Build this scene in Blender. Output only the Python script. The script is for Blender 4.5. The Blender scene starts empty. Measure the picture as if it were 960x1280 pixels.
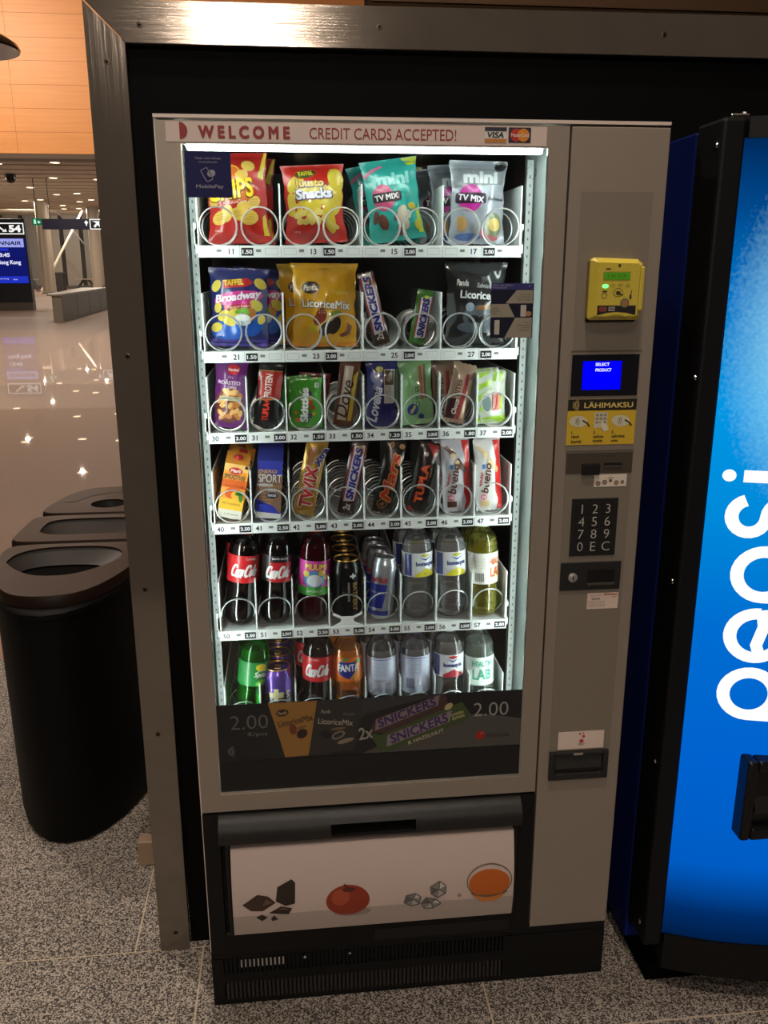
import bpy, bmesh, math, random
from mathutils import Vector, Matrix, Euler
random.seed(7)
SC = bpy.context.scene
COL = SC.collection
PI = math.pi

# ------------------------------------------------------------------ camera, world, light, exposure
cam_d = bpy.data.cameras.new('camera')
cam = bpy.data.objects.new('camera', cam_d); COL.objects.link(cam)
cam.location = (0.21497, -1.57036, 1.58435)
cam.rotation_mode = 'XYZ'
YAW, PITCH = 0.10705, -0.2764
cam.rotation_euler = (PI/2 + PITCH, 0.0017, -YAW)
cam_d.sensor_fit = 'VERTICAL'; cam_d.sensor_height = 24.0
cam_d.lens = 24.0 * 1072.24 / 1280.0
cam_d.clip_start = 0.02; cam_d.clip_end = 300
SC.camera = cam
SC.view_settings.view_transform = 'Standard'
SC.view_settings.look = 'None'
SC.view_settings.exposure = 0.0
SC.view_settings.gamma = 1.0

W = bpy.data.worlds.new('world'); SC.world = W; W.use_nodes = True
W.node_tree.nodes['Background'].inputs[0].default_value = (0.55, 0.42, 0.32, 1)
W.node_tree.nodes['Background'].inputs[1].default_value = 0.05


def area(name, loc, size, power, color, target=None, sy=None, spread=None):
    d = bpy.data.lights.new(name, 'AREA'); d.energy = power; d.color = color
    d.size = size
    if sy: d.shape = 'RECTANGLE'; d.size_y = sy
    else: d.shape = 'DISK'
    if spread: d.spread = spread
    o = bpy.data.objects.new(name, d); COL.objects.link(o); o.location = loc
    if target is not None:
        o.rotation_euler = (Vector(target) - Vector(loc)).to_track_quat('-Z', 'Y').to_euler()
    return o


WARM = (1.0, 0.86, 0.725)
area('downlight_over_machine', (0.05, 0.25, 5.75), 0.30, 75, WARM)
area('downlight_over_viewer', (0.2, -1.6, 5.75), 0.35, 80, WARM)
area('downlight_behind_viewer', (-0.02, -4.2, 5.75), 0.40, 40, WARM, (0.3, 0, 1.0))
area('downlight_far_behind_viewer', (-0.42, -15.2, 5.75), 0.40, 380, WARM, (0.3, 0, 1.4))
area('wood_washer', (-4.5, 8.0, 5.6), 1.5, 200, (1.0, 0.78, 0.54), (-3.5, 12.1, 3.6))
for k_, (lx, ly, lp) in enumerate(((-2.1, 2.3, 95), (-4.5, 8.5, 200), (-1.0, 13.5, 220), (-6.0, 15.5, 320), (-3.5, 20.0, 320), (-9.5, 21.0, 320), (-7.83, 31.4, 300), (-11.8, 38.4, 300), (-9.1, 45.4, 320), (-13.7, 50.2, 320), (-16.8, 60.2, 360), (-12.6, 60.2, 360), (-15.4, 67.0, 420), (-21.0, 66.0, 420), (-9.0, 68.0, 420))):
    area('hall_downlight', (lx, ly, 5.84), 0.16, lp, WARM)
area('added_wall_light', (-19.5, 68.5, 5.7), 2.0, 380, WARM, (-19.5, 76.3, 2.6))  # unseen lamps, added to brighten the far wall
area('added_wall_light', (-13.5, 69.5, 5.7), 2.0, 380, WARM, (-13.5, 76.3, 2.6))
area('added_uplight', (-24.0, 46.0, 3.0), 3.0, 800, WARM, (-18.0, 48.0, 5.9))  # unseen uplights, added to lift the hall ceiling out of the dark
area('added_uplight', (2.0, 52.0, 3.0), 3.0, 800, WARM, (-6.0, 52.0, 5.9))

# ------------------------------------------------------------------ helpers
OFF = {}


def lin(c):
    c /= 255.0
    return c/12.92 if c <= 0.04045 else ((c+0.055)/1.055)**2.4


MATS = {}


def M(rgb, rough=0.45, metal=0.0, coat=0.0, spec=0.5):
    k = (tuple(rgb), rough, metal, coat, spec)
    if k in MATS: return MATS[k]
    m = bpy.data.materials.new('mat_%d_%d_%d' % tuple(rgb)); m.use_nodes = True
    b = m.node_tree.nodes['Principled BSDF']
    b.inputs['Base Color'].default_value = (lin(rgb[0]), lin(rgb[1]), lin(rgb[2]), 1)
    b.inputs['Roughness'].default_value = rough
    b.inputs['Metallic'].default_value = metal
    b.inputs['Coat Weight'].default_value = coat
    b.inputs['Coat Roughness'].default_value = 0.08
    b.inputs['Specular IOR Level'].default_value = spec
    MATS[k] = m
    return m


def film(rgb):            # glossy printed wrapper film
    return M(rgb, 0.28, 0.0, 0.35)


def emit(rgb, s):
    k = ('e', tuple(rgb), s)
    if k in MATS: return MATS[k]
    m = bpy.data.materials.new('glow'); m.use_nodes = True
    nt = m.node_tree; nt.nodes.clear()
    e = nt.nodes.new('ShaderNodeEmission'); o = nt.nodes.new('ShaderNodeOutputMaterial')
    e.inputs[0].default_value = (lin(rgb[0]), lin(rgb[1]), lin(rgb[2]), 1); e.inputs[1].default_value = s
    nt.links.new(e.outputs[0], o.inputs[0])
    MATS[k] = m
    return m


def noisy(name, c1, c2, scale, rough=0.5, metal=0.0, bump=0.0, detail=3, stretch=(1, 1, 1), lo=0.35, hi=0.65, coat=0, rough2=None):
    m = bpy.data.materials.new(name); m.use_nodes = True
    nt = m.node_tree; b = nt.nodes['Principled BSDF']
    tc = nt.nodes.new('ShaderNodeTexCoord'); mp = nt.nodes.new('ShaderNodeMapping')
    mp.inputs['Scale'].default_value = stretch
    n = nt.nodes.new('ShaderNodeTexNoise'); n.inputs['Scale'].default_value = scale; n.inputs['Detail'].default_value = detail
    r = nt.nodes.new('ShaderNodeValToRGB')
    r.color_ramp.elements[0].position = lo; r.color_ramp.elements[1].position = hi
    r.color_ramp.elements[0].color = (*[lin(x) for x in c1], 1); r.color_ramp.elements[1].color = (*[lin(x) for x in c2], 1)
    nt.links.new(tc.outputs['Object'], mp.inputs[0]); nt.links.new(mp.outputs[0], n.inputs['Vector'])
    nt.links.new(n.outputs['Fac'], r.inputs[0]); nt.links.new(r.outputs[0], b.inputs['Base Color'])
    b.inputs['Roughness'].default_value = rough; b.inputs['Metallic'].default_value = metal
    b.inputs['Coat Weight'].default_value = coat; b.inputs['Coat Roughness'].default_value = 0.1
    if bump:
        bp = nt.nodes.new('ShaderNodeBump'); bp.inputs['Strength'].default_value = bump; bp.inputs['Distance'].default_value = 0.002
        nt.links.new(n.outputs['Fac'], bp.inputs['Height']); nt.links.new(bp.outputs[0], b.inputs['Normal'])
    return m


def clear(rgb=(255, 255, 255), gloss=0.06, tint=1.0):      # thin clear sheet or bottle wall: passes light, mirrors by Fresnel
    k = ('c', tuple(rgb), gloss, tint)
    if k in MATS: return MATS[k]
    m = bpy.data.materials.new('clear_sheet'); m.use_nodes = True
    nt = m.node_tree; nt.nodes.clear()
    t = nt.nodes.new('ShaderNodeBsdfTransparent'); g = nt.nodes.new('ShaderNodeBsdfGlossy'); mx = nt.nodes.new('ShaderNodeMixShader')
    f = nt.nodes.new('ShaderNodeFresnel'); o = nt.nodes.new('ShaderNodeOutputMaterial')
    f.inputs['IOR'].default_value = 1.45; g.inputs['Roughness'].default_value = gloss
    t.inputs[0].default_value = (lin(rgb[0])*tint, lin(rgb[1])*tint, lin(rgb[2])*tint, 1)
    nt.links.new(f.outputs[0], mx.inputs[0]); nt.links.new(t.outputs[0], mx.inputs[1]); nt.links.new(g.outputs[0], mx.inputs[2])
    nt.links.new(mx.outputs[0], o.inputs[0])
    MATS[k] = m
    return m


def liquid_mat(rgb, ior=1.33, rough=0.02, tr=0.80):
    k = ('l', tuple(rgb), ior)
    if k in MATS: return MATS[k]
    m = bpy.data.materials.new('liquid'); m.use_nodes = True
    b = m.node_tree.nodes['Principled BSDF']
    b.inputs['Base Color'].default_value = (lin(rgb[0]), lin(rgb[1]), lin(rgb[2]), 1)
    b.inputs['Transmission Weight'].default_value = tr; b.inputs['IOR'].default_value = ior; b.inputs['Roughness'].default_value = rough
    MATS[k] = m
    return m


class G:
    def __init__(s): s.v = []; s.f = []

    def add(s, v, f):
        n = len(s.v); s.v += [tuple(p) for p in v]; s.f += [tuple(i+n for i in q) for q in f]; return s

    def box(s, x0, x1, y0, y1, z0, z1, bev=0.0, seg=2):
        if bev <= 0:
            v = [(x, y, z) for z in (z0, z1) for y in (y0, y1) for x in (x0, x1)]
            return s.add(v, [(0, 2, 3, 1), (4, 5, 7, 6), (0, 1, 5, 4), (2, 6, 7, 3), (0, 4, 6, 2), (1, 3, 7, 5)])
        bm = bmesh.new(); bmesh.ops.create_cube(bm, size=1.0)
        for q in bm.verts:
            q.co = ((x0+x1)/2 + q.co.x*(x1-x0), (y0+y1)/2 + q.co.y*(y1-y0), (z0+z1)/2 + q.co.z*(z1-z0))
        bmesh.ops.bevel(bm, geom=bm.edges[:], offset=bev, segments=seg, affect='EDGES', profile=0.5)
        bm.verts.index_update()
        s.add([q.co[:] for q in bm.verts], [[q.index for q in f.verts] for f in bm.faces]); bm.free(); return s

    def tube(s, pts, r, n=8, closed=False, caps=True):
        P = [Vector(p) for p in pts]; N = len(P); rings = []; up = None
        for i in range(N):
            if closed: t = P[(i+1) % N]-P[i-1]
            else: t = P[min(i+1, N-1)]-P[max(i-1, 0)]
            t.normalize()
            if up is None:
                up = Vector((0, 0, 1)) if abs(t.z) < 0.9 else Vector((1, 0, 0))
            a = (up - t*up.dot(t)).normalized(); up = a; b = t.cross(a)
            rr = r[i] if isinstance(r, (list, tuple)) else r
            rings.append([P[i] + (a*math.cos(k*2*PI/n) + b*math.sin(k*2*PI/n))*rr for k in range(n)])
        v = [q for ring in rings for q in ring]; f = []
        for i in range(N if closed else N-1):
            j = (i+1) % N
            for k in range(n): f.append((i*n+k, i*n+(k+1) % n, j*n+(k+1) % n, j*n+k))
        if caps and not closed: f.append(tuple(range(n))[::-1]); f.append(tuple((N-1)*n+k for k in range(n)))
        return s.add(v, f)

    def lathe(s, prof, n=24, c=(0, 0, 0), cap=True):
        v = []; f = []
        for r, z in prof:
            for k in range(n):
                a = 2*PI*k/n; v.append((c[0]+r*math.cos(a), c[1]+r*math.sin(a), c[2]+z))
        for i in range(len(prof)-1):
            for k in range(n): f.append((i*n+k, i*n+(k+1) % n, (i+1)*n+(k+1) % n, (i+1)*n+k))
        if cap:
            f.append(tuple(range(n))[::-1]); f.append(tuple((len(prof)-1)*n+k for k in range(n)))
        return s.add(v, f)

    def cyl(s, p0, p1, r, n=12): return s.tube([p0, p1], r, n)

    def prism(s, poly, y0, y1):          # polygon in (x, z), counter-clockwise, run from y0 to y1
        n = len(poly)
        v = [(x, y0, z) for x, z in poly] + [(x, y1, z) for x, z in poly]
        f = [tuple(range(n)), tuple(range(2*n-1, n-1, -1))]
        for i in range(n): j = (i+1) % n; f.append((i, i+n, j+n, j))
        return s.add(v, f)

    def prismx(s, poly, x0, x1):         # polygon in (y, z) run along x
        n = len(poly)
        v = [(x0, y, z) for y, z in poly] + [(x1, y, z) for y, z in poly]
        f = [tuple(range(n))[::-1], tuple(range(n, 2*n))]
        for i in range(n): j = (i+1) % n; f.append((i, j, j+n, i+n))
        return s.add(v, f)


def obj(name, g, mat, parent=None, smooth=False, kind=None):
    off = OFF.get(parent.name, (0, 0, 0)) if parent else (0, 0, 0)
    me = bpy.data.meshes.new(name)
    me.from_pydata([(x-off[0], y-off[1], z-off[2]) for x, y, z in g.v], [], g.f)
    if smooth:
        me.polygons.foreach_set('use_smooth', [True]*len(me.polygons))
        try: me.set_sharp_from_angle(angle=math.radians(40))
        except Exception: pass
    me.materials.append(mat); me.update()
    o = bpy.data.objects.new(name, me); COL.objects.link(o)
    if parent: o.parent = parent; OFF[o.name] = off
    if kind: o['kind'] = kind
    return o


def thing(name, label, cat, loc=(0, 0, 0), rot=(0, 0, 0), group=None, local=False):
    o = bpy.data.objects.new(name, None); COL.objects.link(o); o.empty_display_size = 0.05
    o.location = loc; o.rotation_euler = rot
    o['label'] = label; o['category'] = cat
    if group: o['group'] = group
    OFF[o.name] = (0, 0, 0) if local else tuple(loc)
    return o


def tag(o, label, cat, group=None):
    o['label'] = label; o['category'] = cat
    if group: o['group'] = group
    return o


def structure(o): o['kind'] = 'structure'; return o


def copy_tree(o, parent=None):
    c = o.copy(); COL.objects.link(c)
    if parent: c.parent = parent
    OFF[c.name] = OFF.get(o.name, (0, 0, 0))
    for ch in list(o.children): copy_tree(ch, c)
    return c


# ------------------------------------------------------------------ flat print: lettering and shapes laid on a surface S(u, v, off)
TXT = {}


def text_geo(s, bold):
    k = (s, bold)
    if k in TXT: return TXT[k]
    if bold > 0.002 and any(ch in 'MmNWwKk' for ch in s):      # heavier strokes from copies a hair apart in height
        v0, f0, tw, th = text_geo(s, 0.0); v = []; f = []; m = 4 if bold < 0.045 else 8
        for q in range(m):
            a = 2*PI*(q+0.5)/m; n = len(v)
            v += [(p[0]+bold*1.1*math.cos(a), p[1]+bold*1.1*math.sin(a), 0.00001*q) for p in v0]; f += [tuple(i+n for i in t) for t in f0]
        TXT[k] = (v, f, tw+2*bold, th+2*bold)
        return TXT[k]
    cu = bpy.data.curves.new('t', 'FONT'); cu.body = s; cu.size = 1.0; cu.offset = bold; cu.resolution_u = 3
    cu.space_line = 0.85
    o = bpy.data.objects.new('t', cu); COL.objects.link(o)
    dg = bpy.context.evaluated_depsgraph_get(); dg.update()
    me = bpy.data.meshes.new_from_object(o.evaluated_get(dg))
    v = [(p.co.x, p.co.y) for p in me.vertices]; f = [tuple(p.vertices) for p in me.polygons]
    bpy.data.objects.remove(o); bpy.data.curves.remove(cu); bpy.data.meshes.remove(me)
    x0 = min(p[0] for p in v); x1 = max(p[0] for p in v); y0 = min(p[1] for p in v); y1 = max(p[1] for p in v)
    TXT[k] = ([(p[0]-(x0+x1)/2, p[1]-(y0+y1)/2) for p in v], f, x1-x0, y1-y0)
    return TXT[k]


def lay(name, parent, S, shapes, mat, off=0.0006, maxlen=None):
    """shapes: list of (verts2d, faces); mapped by S after splitting long edges"""
    v = []; f = []
    for vv, ff in shapes:
        n = len(v); v += vv; f += [tuple(i+n for i in q) for q in ff]
    g = G()
    if maxlen:
        bm = bmesh.new()
        bv = [bm.verts.new((p[0], p[1], p[2] if len(p) > 2 else 0.0)) for p in v]
        for q in f:
            try: bm.faces.new([bv[i] for i in q])
            except ValueError: pass
        bmesh.ops.triangulate(bm, faces=bm.faces[:])
        for _ in range(4):
            le = [e for e in bm.edges if e.calc_length() > maxlen]
            if not le: break
            bmesh.ops.subdivide_edges(bm, edges=le, cuts=1)
            bmesh.ops.triangulate(bm, faces=[q for q in bm.faces if len(q.verts) > 3])
        bm.verts.index_update()
        g.add([S(q.co.x, q.co.y, off+q.co.z) for q in bm.verts], [[q.index for q in fc.verts] for fc in bm.faces]); bm.free()
    else:
        g.add([S(p[0], p[1], off+(p[2] if len(p) > 2 else 0.0)) for p in v], f)
    return obj(name, g, mat, parent)


def xf(v, u0, v0, sx=1, sy=1, rot=0, shear=0):
    c, s = math.cos(rot), math.sin(rot); o = []
    for p in v:
        a, b = p[0]*sx + p[1]*sy*shear, p[1]*sy
        o.append((u0 + a*c - b*s, v0 + a*s + b*c, p[2] if len(p) > 2 else 0.0))
    return o


def text(s, u, v, w=None, h=None, rot=0, shear=0, bold=0.0):
    vv, ff, tw, th = text_geo(s, bold)
    if w and h: sx, sy = w/tw, h/th
    elif w: sx = sy = w/tw
    else: sx = sy = h/th
    return (xf(vv, u, v, sx, sy, math.radians(rot), shear), ff)


def textl(s, u, v, w=None, h=None, bold=0.0):   # left aligned at u
    vv, ff, tw, th = text_geo(s, bold)
    if w and h: sx, sy = w/tw, h/th
    elif w: sx = sy = w/tw
    else: sx = sy = h/th
    return (xf(vv, u+tw*sx/2, v, sx, sy), ff)


def ell(u, v, a, b=None, rot=0, n=20, a0=0, a1=360):
    b = b or a
    if a1-a0 < 360:
        p = [(a*math.cos(math.radians(a0+(a1-a0)*k/n)), b*math.sin(math.radians(a0+(a1-a0)*k/n))) for k in range(n+1)]
    else: p = [(a*math.cos(2*PI*k/n), b*math.sin(2*PI*k/n)) for k in range(n)]
    return (xf(p, u, v, 1, 1, math.radians(rot)), [tuple(range(len(p)))])


def ring(u, v, a, b, t, rot=0, n=28, a0=0, a1=360):
    p = []; f = []
    for k in range(n+1):
        q = math.radians(a0+(a1-a0)*k/n)
        p.append((a*math.cos(q), b*math.sin(q))); p.append(((a-t)*math.cos(q), (b-t)*math.sin(q)))
    for k in range(n): f.append((2*k+1, 2*k, 2*k+2, 2*k+3))
    return (xf(p, u, v, 1, 1, math.radians(rot)), f)


def rect(u0, u1, v0, v1): return ([(u0, v0), (u1, v0), (u1, v1), (u0, v1)], [(0, 1, 2, 3)])


def rrect(u0, u1, v0, v1, r, n=4):
    p = []
    for cx, cy, a in ((u1-r, v0+r, -90), (u1-r, v1-r, 0), (u0+r, v1-r, 90), (u0+r, v0+r, 180)):
        for k in range(n+1):
            q = math.radians(a+90*k/n); p.append((cx+r*math.cos(q), cy+r*math.sin(q)))
    return (p, [tuple(range(len(p)))])


def poly(*p): return (list(p), [tuple(range(len(p)))])


def stroke(pts, w, closed=False):
    v = []; f = []; N = len(pts)
    for i in range(N):
        a = Vector(pts[max(i-1, 0)]); b = Vector(pts[min(i+1, N-1)]); d = (b-a).normalized(); n = Vector((-d.y, d.x))*w/2
        p = Vector(pts[i]); v += [tuple(p+n), tuple(p-n)]
    for i in range(N-1): f.append((2*i+1, 2*i+3, 2*i+2, 2*i))
    return (v, f)


def arcpts(u, v, a, b, a0, a1, n=16): return [(u+a*math.cos(math.radians(a0+(a1-a0)*k/n)), v+b*math.sin(math.radians(a0+(a1-a0)*k/n))) for k in range(n+1)]


def waves(u, v, s, n=3):      # the contactless payment mark
    return [stroke(arcpts(u-s*1.6, v, s*(k+2.2), s*(k+2.2)*1.1, -36, 36, 8), s*0.34) for k in range(n)]


def flat(y): return lambda u, v, off=0: (u, y-off, v)


# ------------------------------------------------------------------ materials of the setting
def brushed(name, stretch):
    m = noisy(name, (128, 118, 108), (134, 124, 114), 14, 0.11, 0.62, 0.0, 2, (1, 1, 1), 0.3, 0.7)
    nt = m.node_tree; b = nt.nodes['Principled BSDF']
    tc = nt.nodes.new('ShaderNodeTexCoord'); mp = nt.nodes.new('ShaderNodeMapping'); mp.inputs['Scale'].default_value = stretch
    n = nt.nodes.new('ShaderNodeTexNoise'); n.inputs['Scale'].default_value = 1.0; n.inputs['Detail'].default_value = 2
    bp = nt.nodes.new('ShaderNodeBump'); bp.inputs['Strength'].default_value = 0.2; bp.inputs['Distance'].default_value = 0.0003
    nt.links.new(tc.outputs['Object'], mp.inputs[0]); nt.links.new(mp.outputs[0], n.inputs['Vector']); nt.links.new(n.outputs['Fac'], bp.inputs['Height']); nt.links.new(bp.outputs[0], b.inputs['Normal'])
    return m


STEEL = brushed('steel_brushed_lengthwise', (2, 2, 1500)); STEELV = brushed('steel_brushed_upright', (1500, 1500, 2))
def grey_paint():
    return noisy('champagne_metal_paint', (150, 138, 125), (158, 147, 135), 900, 0.42, 0.25, 0.0, 2)
PAINT = grey_paint()
PAINT2 = noisy('champagne_metal_inset', (136, 126, 114), (144, 134, 122), 900, 0.45, 0.25, 0.0, 2)
BLACK = M((13, 13, 14), 0.5, spec=0.25); BLACKG = M((18, 18, 19), 0.32, spec=0.35); BLACKM = M((5, 5, 5), 0.9, spec=0.05)
MOULD = noisy('grained_black_plastic', (22, 21, 21), (30, 29, 28), 700, 0.42, 0, 0.25, 2)
WHITE = M((226, 230, 228), 0.4); WHITEP = M((215, 218, 216), 0.5)
CHROME = M((205, 208, 208), 0.14, 1.0); WIRE = M((214, 216, 216), 0.34, 0.85)

# ------------------------------------------------------------------ the setting
def granite():
    m = bpy.data.materials.new('speckled_granite'); m.use_nodes = True
    nt = m.node_tree; b = nt.nodes['Principled BSDF']
    tc = nt.nodes.new('ShaderNodeTexCoord')
    v = nt.nodes.new('ShaderNodeTexVoronoi'); v.inputs['Scale'].default_value = 340
    n = nt.nodes.new('ShaderNodeTexNoise'); n.inputs['Scale'].default_value = 240; n.inputs['Detail'].default_value = 4
    mx = nt.nodes.new('ShaderNodeMix'); mx.data_type = 'FLOAT'; mx.inputs[0].default_value = 0.5
    r = nt.nodes.new('ShaderNodeValToRGB')
    el = r.color_ramp.elements
    el[0].position = 0.36; el[0].color = (*[lin(x) for x in (44, 39, 36)], 1)
    el[1].position = 0.62; el[1].color = (*[lin(x) for x in (176, 165, 154)], 1)
    e = el.new(0.49); e.color = (*[lin(x) for x in (98, 90, 83)], 1)
    sep = nt.nodes.new('ShaderNodeSeparateColor')
    nt.links.new(tc.outputs['Object'], v.inputs['Vector']); nt.links.new(tc.outputs['Object'], n.inputs['Vector'])
    nt.links.new(v.outputs['Color'], sep.inputs[0]); nt.links.new(sep.outputs[0], mx.inputs[2]); nt.links.new(n.outputs['Fac'], mx.inputs[3])
    nt.links.new(mx.outputs[0], r.inputs[0]); nt.links.new(r.outputs[0], b.inputs['Base Color'])
    b.inputs['Roughness'].default_value = 0.75
    return m


GRAN = granite()
POLISHED = noisy('polished_terrazzo', (128, 106, 91), (138, 115, 99), 60, 0.6, 0, 0, 4, coat=0.4)
POLISHED.node_tree.nodes['Principled BSDF'].inputs['Coat Roughness'].default_value = 0.015
POLISHED.node_tree.nodes['Principled BSDF'].inputs['Specular IOR Level'].default_value = 0.2
GROUT = M((190, 172, 146), 0.8)
floor = structure(obj('floor', G().box(-60, 30, 1.9, 110, -0.12, 0.0), POLISHED))
obj('mortar_bed', G().box(-3.2, 3.0, -2.2, 1.9, -0.12, -0.001), GROUT, floor)
tw, tl = 0.325, 0.65
r_ = 0
y = 0.1845 - 8*tw
k = -8
while y < 1.88:
    x = -3.2 + (-0.203+3.2) % tl - tl if k % 2 == 0 else -3.2 + (-0.04+3.2) % tl - tl
    k += 1
    tw = 0.325 if y < 0.18 else 0.65
    while x < 3.0:
        x0, x1, y0, y1 = max(x, -3.2), min(x+tl, 3.0), max(y, -2.2), min(y+tw, 1.9)
        if x1-x0 > .01 and y1-y0 > .01:
            obj('floor_tile', G().box(x0+.002, x1-.002, y0+.002, y1-.002, -0.02, 0.0), GRAN, floor)
        x += tl
    y += tw

# steel portal round the two machines
fr = thing('steel_portal', 'brushed steel portal frame around the black recess of the machines', 'frame', (0.8, 0.2, 0))
obj('post', G().prism([(-0.141, 0.0), (-0.072, 0.0), (-0.064, 1.976), (-0.133, 2.043)], 0.181, 0.20), STEELV, fr)
obj('lintel', G().prism([(-0.0625, 1.976), (2.1, 1.976), (2.1, 2.052), (-0.1315, 2.0445)], 0.181, 0.20), STEEL, fr)
SCREW = M((88, 80, 72), 0.4, 1.0)
for x, z in ((-0.098, 1.944), (-0.036, 2.005), (0.395, 2.012), (0.94, 2.012), (1.5, 2.012), (-0.104, 1.42), (-0.108, 0.93), (-0.106, 0.585), (-0.103, 0.05)):
    g = G().lathe([(0.0055, 0), (0.0055, 0.0004), (0.0035, 0.0008)], 12)
    g.v = [(x+a, 0.181-c, z+b) for a, b, c in g.v]
    s = obj('screw', g, SCREW, fr, True)
    g = G(); g.add([(x+0.0024*math.cos(q*PI/3), 0.1800, z+0.0024*math.sin(q*PI/3)) for q in range(6)], [tuple(range(6))[::-1]])
    obj('socket', g, BLACKM, s)
obj('foot_block', G().box(-0.245, -0.20, 0.50, 0.54, 0, 0.075, 0.003), M((150, 126, 104), 0.5), fr)
obj('side_board', G().box(-0.20, -0.085, 0.54, 0.56, 0.0, 2.0), M((30, 27, 25), 0.6), fr)
wb = structure(obj('wall_back', G().box(-0.075, 2.1, 0.205, 0.225, 1.834, 2.0).box(0.955, 1.75, 0.205, 0.225, 1.8235, 1.834).box(-0.072, -0.006, 0.205, 0.225, 0.0, 1.834)
     .box(0.90, 0.955, 0.205, 0.225, 0, 1.834).box(1.75, 2.1, 0.205, 0.225, 0, 1.834), M((6, 6, 6), 0.6, spec=0.08)))

# ------------------------------------------------------------------ the vending machine
MW, MH = 0.8926, 1.83
vm = thing('vending_machine', 'champagne grey snack and drink machine with lit glass front', 'vending machine', (0, 0, 0))
obj('cabinet', G().box(0, 0.012, 0.045, 0.78, 0.145, MH).box(MW-0.012, MW, 0.045, 0.78, 0.145, MH).box(0.012, MW-0.012, 0.045, 0.78, MH-0.012, MH)
    .box(0.012, MW-0.012, 0.768, 0.78, 0.145, MH-0.012).box(0.012, MW-0.012, 0.05, 0.768, 0.145, 0.16), M((40, 38, 36), 0.45), vm)
obj('top_trim', G().box(0, MW, 0.002, 0.045, MH-0.004, MH+0.0015).box(0, 0.004, 0.006, 0.045, 0.145, MH-0.004), M((226, 208, 198), 0.35, 0.0), vm)
obj('liner', G().box(0.685, 0.700, 0.20, 0.60, 0.53, 1.80).box(0.02, 0.034, 0.20, 0.60, 0.53, 1.80).box(0.034, 0.685, 0.60, 0.612, 0.53, 1.80)
    .box(0.034, 0.685, 0.06, 0.60, 1.80, 1.812).box(0.034, 0.685, 0.06, 0.60, 0.515, 0.53), M((30, 30, 31), 0.5), vm)
obj('liner_jamb', G().box(0.685, 0.70, 0.012, 0.20, 0.53, 1.80).box(0.02, 0.034, 0.012, 0.20, 0.53, 1.80), M((176, 186, 183), 0.4), vm)
# door frame around the glass
df = obj('door_frame', G().prism([(0.003, 0.5), (0.0425, 0.54), (0.0425, 1.786), (0.003, 1.8215)], 0.0, 0.012)
         .prism([(0.003, 1.8215), (0.0425, 1.786), (0.6735, 1.786), (0.709, 1.8215)], 0.0, 0.012)
         .prism([(0.709, 0.5), (0.709, 1.8215), (0.6735, 1.786), (0.6735, 0.54)], 0.0, 0.012)
         .prism([(0.003, 0.5), (0.709, 0.5), (0.6735, 0.54), (0.0425, 0.54)], 0.0, 0.012), PAINT, vm)
obj('glass_pane', G().box(0.0425, 0.6735, 0.006, 0.010, 0.54, 1.786), clear(), vm)
obj('glass_bead', G().box(0.0425, 0.6735, 0.001, 0.006, 0.54, 0.546).box(0.0415, 0.0445, 0.001, 0.006, 0.546, 1.786).box(0.6715, 0.6745, 0.001, 0.006, 0.546, 1.786), M((205, 205, 200), 0.25, 1.0), vm)
# light tubes behind the frame
TUBE = emit((228, 245, 240), 27.0)
lt = obj('light_tube', G().box(0.05, 0.668, 0.018, 0.034, 1.7785, 1.7875, 0.003), emit((228, 245, 240), 16.0), vm)
obj('tube_holder', G().box(0.045, 0.673, 0.016, 0.06, 1.788, 1.799), WHITE, lt)
obj('light_tube', G().box(0.0345, 0.0385, 0.014, 0.030, 0.56, 1.77), TUBE, vm)
obj('light_tube', G().box(0.6800, 0.6845, 0.014, 0.030, 0.56, 1.77), TUBE, vm)
# header sign
SF = flat(-0.0012)
hd = obj('header_sign', G().box(0.020, 0.668, -0.0012, 0.0, 1.7885, 1.8195, 0.0), M((222, 202, 193), 0.45), vm)
RED = M((150, 38, 32), 0.5)
lay('lettering', hd, SF, [text('W E L C O M E', 0.149, 1.804, 0.152, 0.0205, bold=0.05)], RED)
lay('lettering', hd, SF, [text('CREDIT CARDS ACCEPTED!', 0.383, 1.804, 0.251, 0.018, bold=0.0)], RED)
lay('half_disc_mark', hd, SF, [ell(0.0425, 1.8055, 0.0130, 0.0135, 0, 14, -90, 90)], RED)
lay('card_mark', hd, SF, [rect(0.558, 0.5965, 1.7935, 1.8180)], M((225, 222, 215), 0.4))
lay('card_mark_band', hd, SF, [rect(0.558, 0.5965, 1.8115, 1.8180)], M((35, 40, 60), 0.4), 0.001)
lay('card_mark_band', hd, SF, [rect(0.558, 0.5965, 1.7935, 1.7995)], M((200, 130, 50), 0.4), 0.001)
lay('lettering', hd, SF, [text('VISA', 0.5773, 1.8055, 0.031, 0.0095, shear=0.2, bold=0.03)], M((30, 32, 50), 0.4), 0.001)
lay('card_mark', hd, SF, [rect(0.600, 0.6395, 1.7935, 1.8180)], M((28, 32, 52), 0.4))
lay('red_circle', hd, SF, [ell(0.6135, 1.8058, 0.0105, 0.0105, n=24)], M((190, 45, 35), 0.4), 0.001)
lay('orange_circle', hd, SF, [ell(0.626, 1.8058, 0.0105, 0.0105, n=24)], M((225, 140, 40), 0.4), 0.0012)
lay('lettering', hd, SF, [text('MasterCard', 0.6198, 1.8058, 0.031, 0.0055, bold=0.01)], M((235, 230, 225), 0.4), 0.0016)

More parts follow.
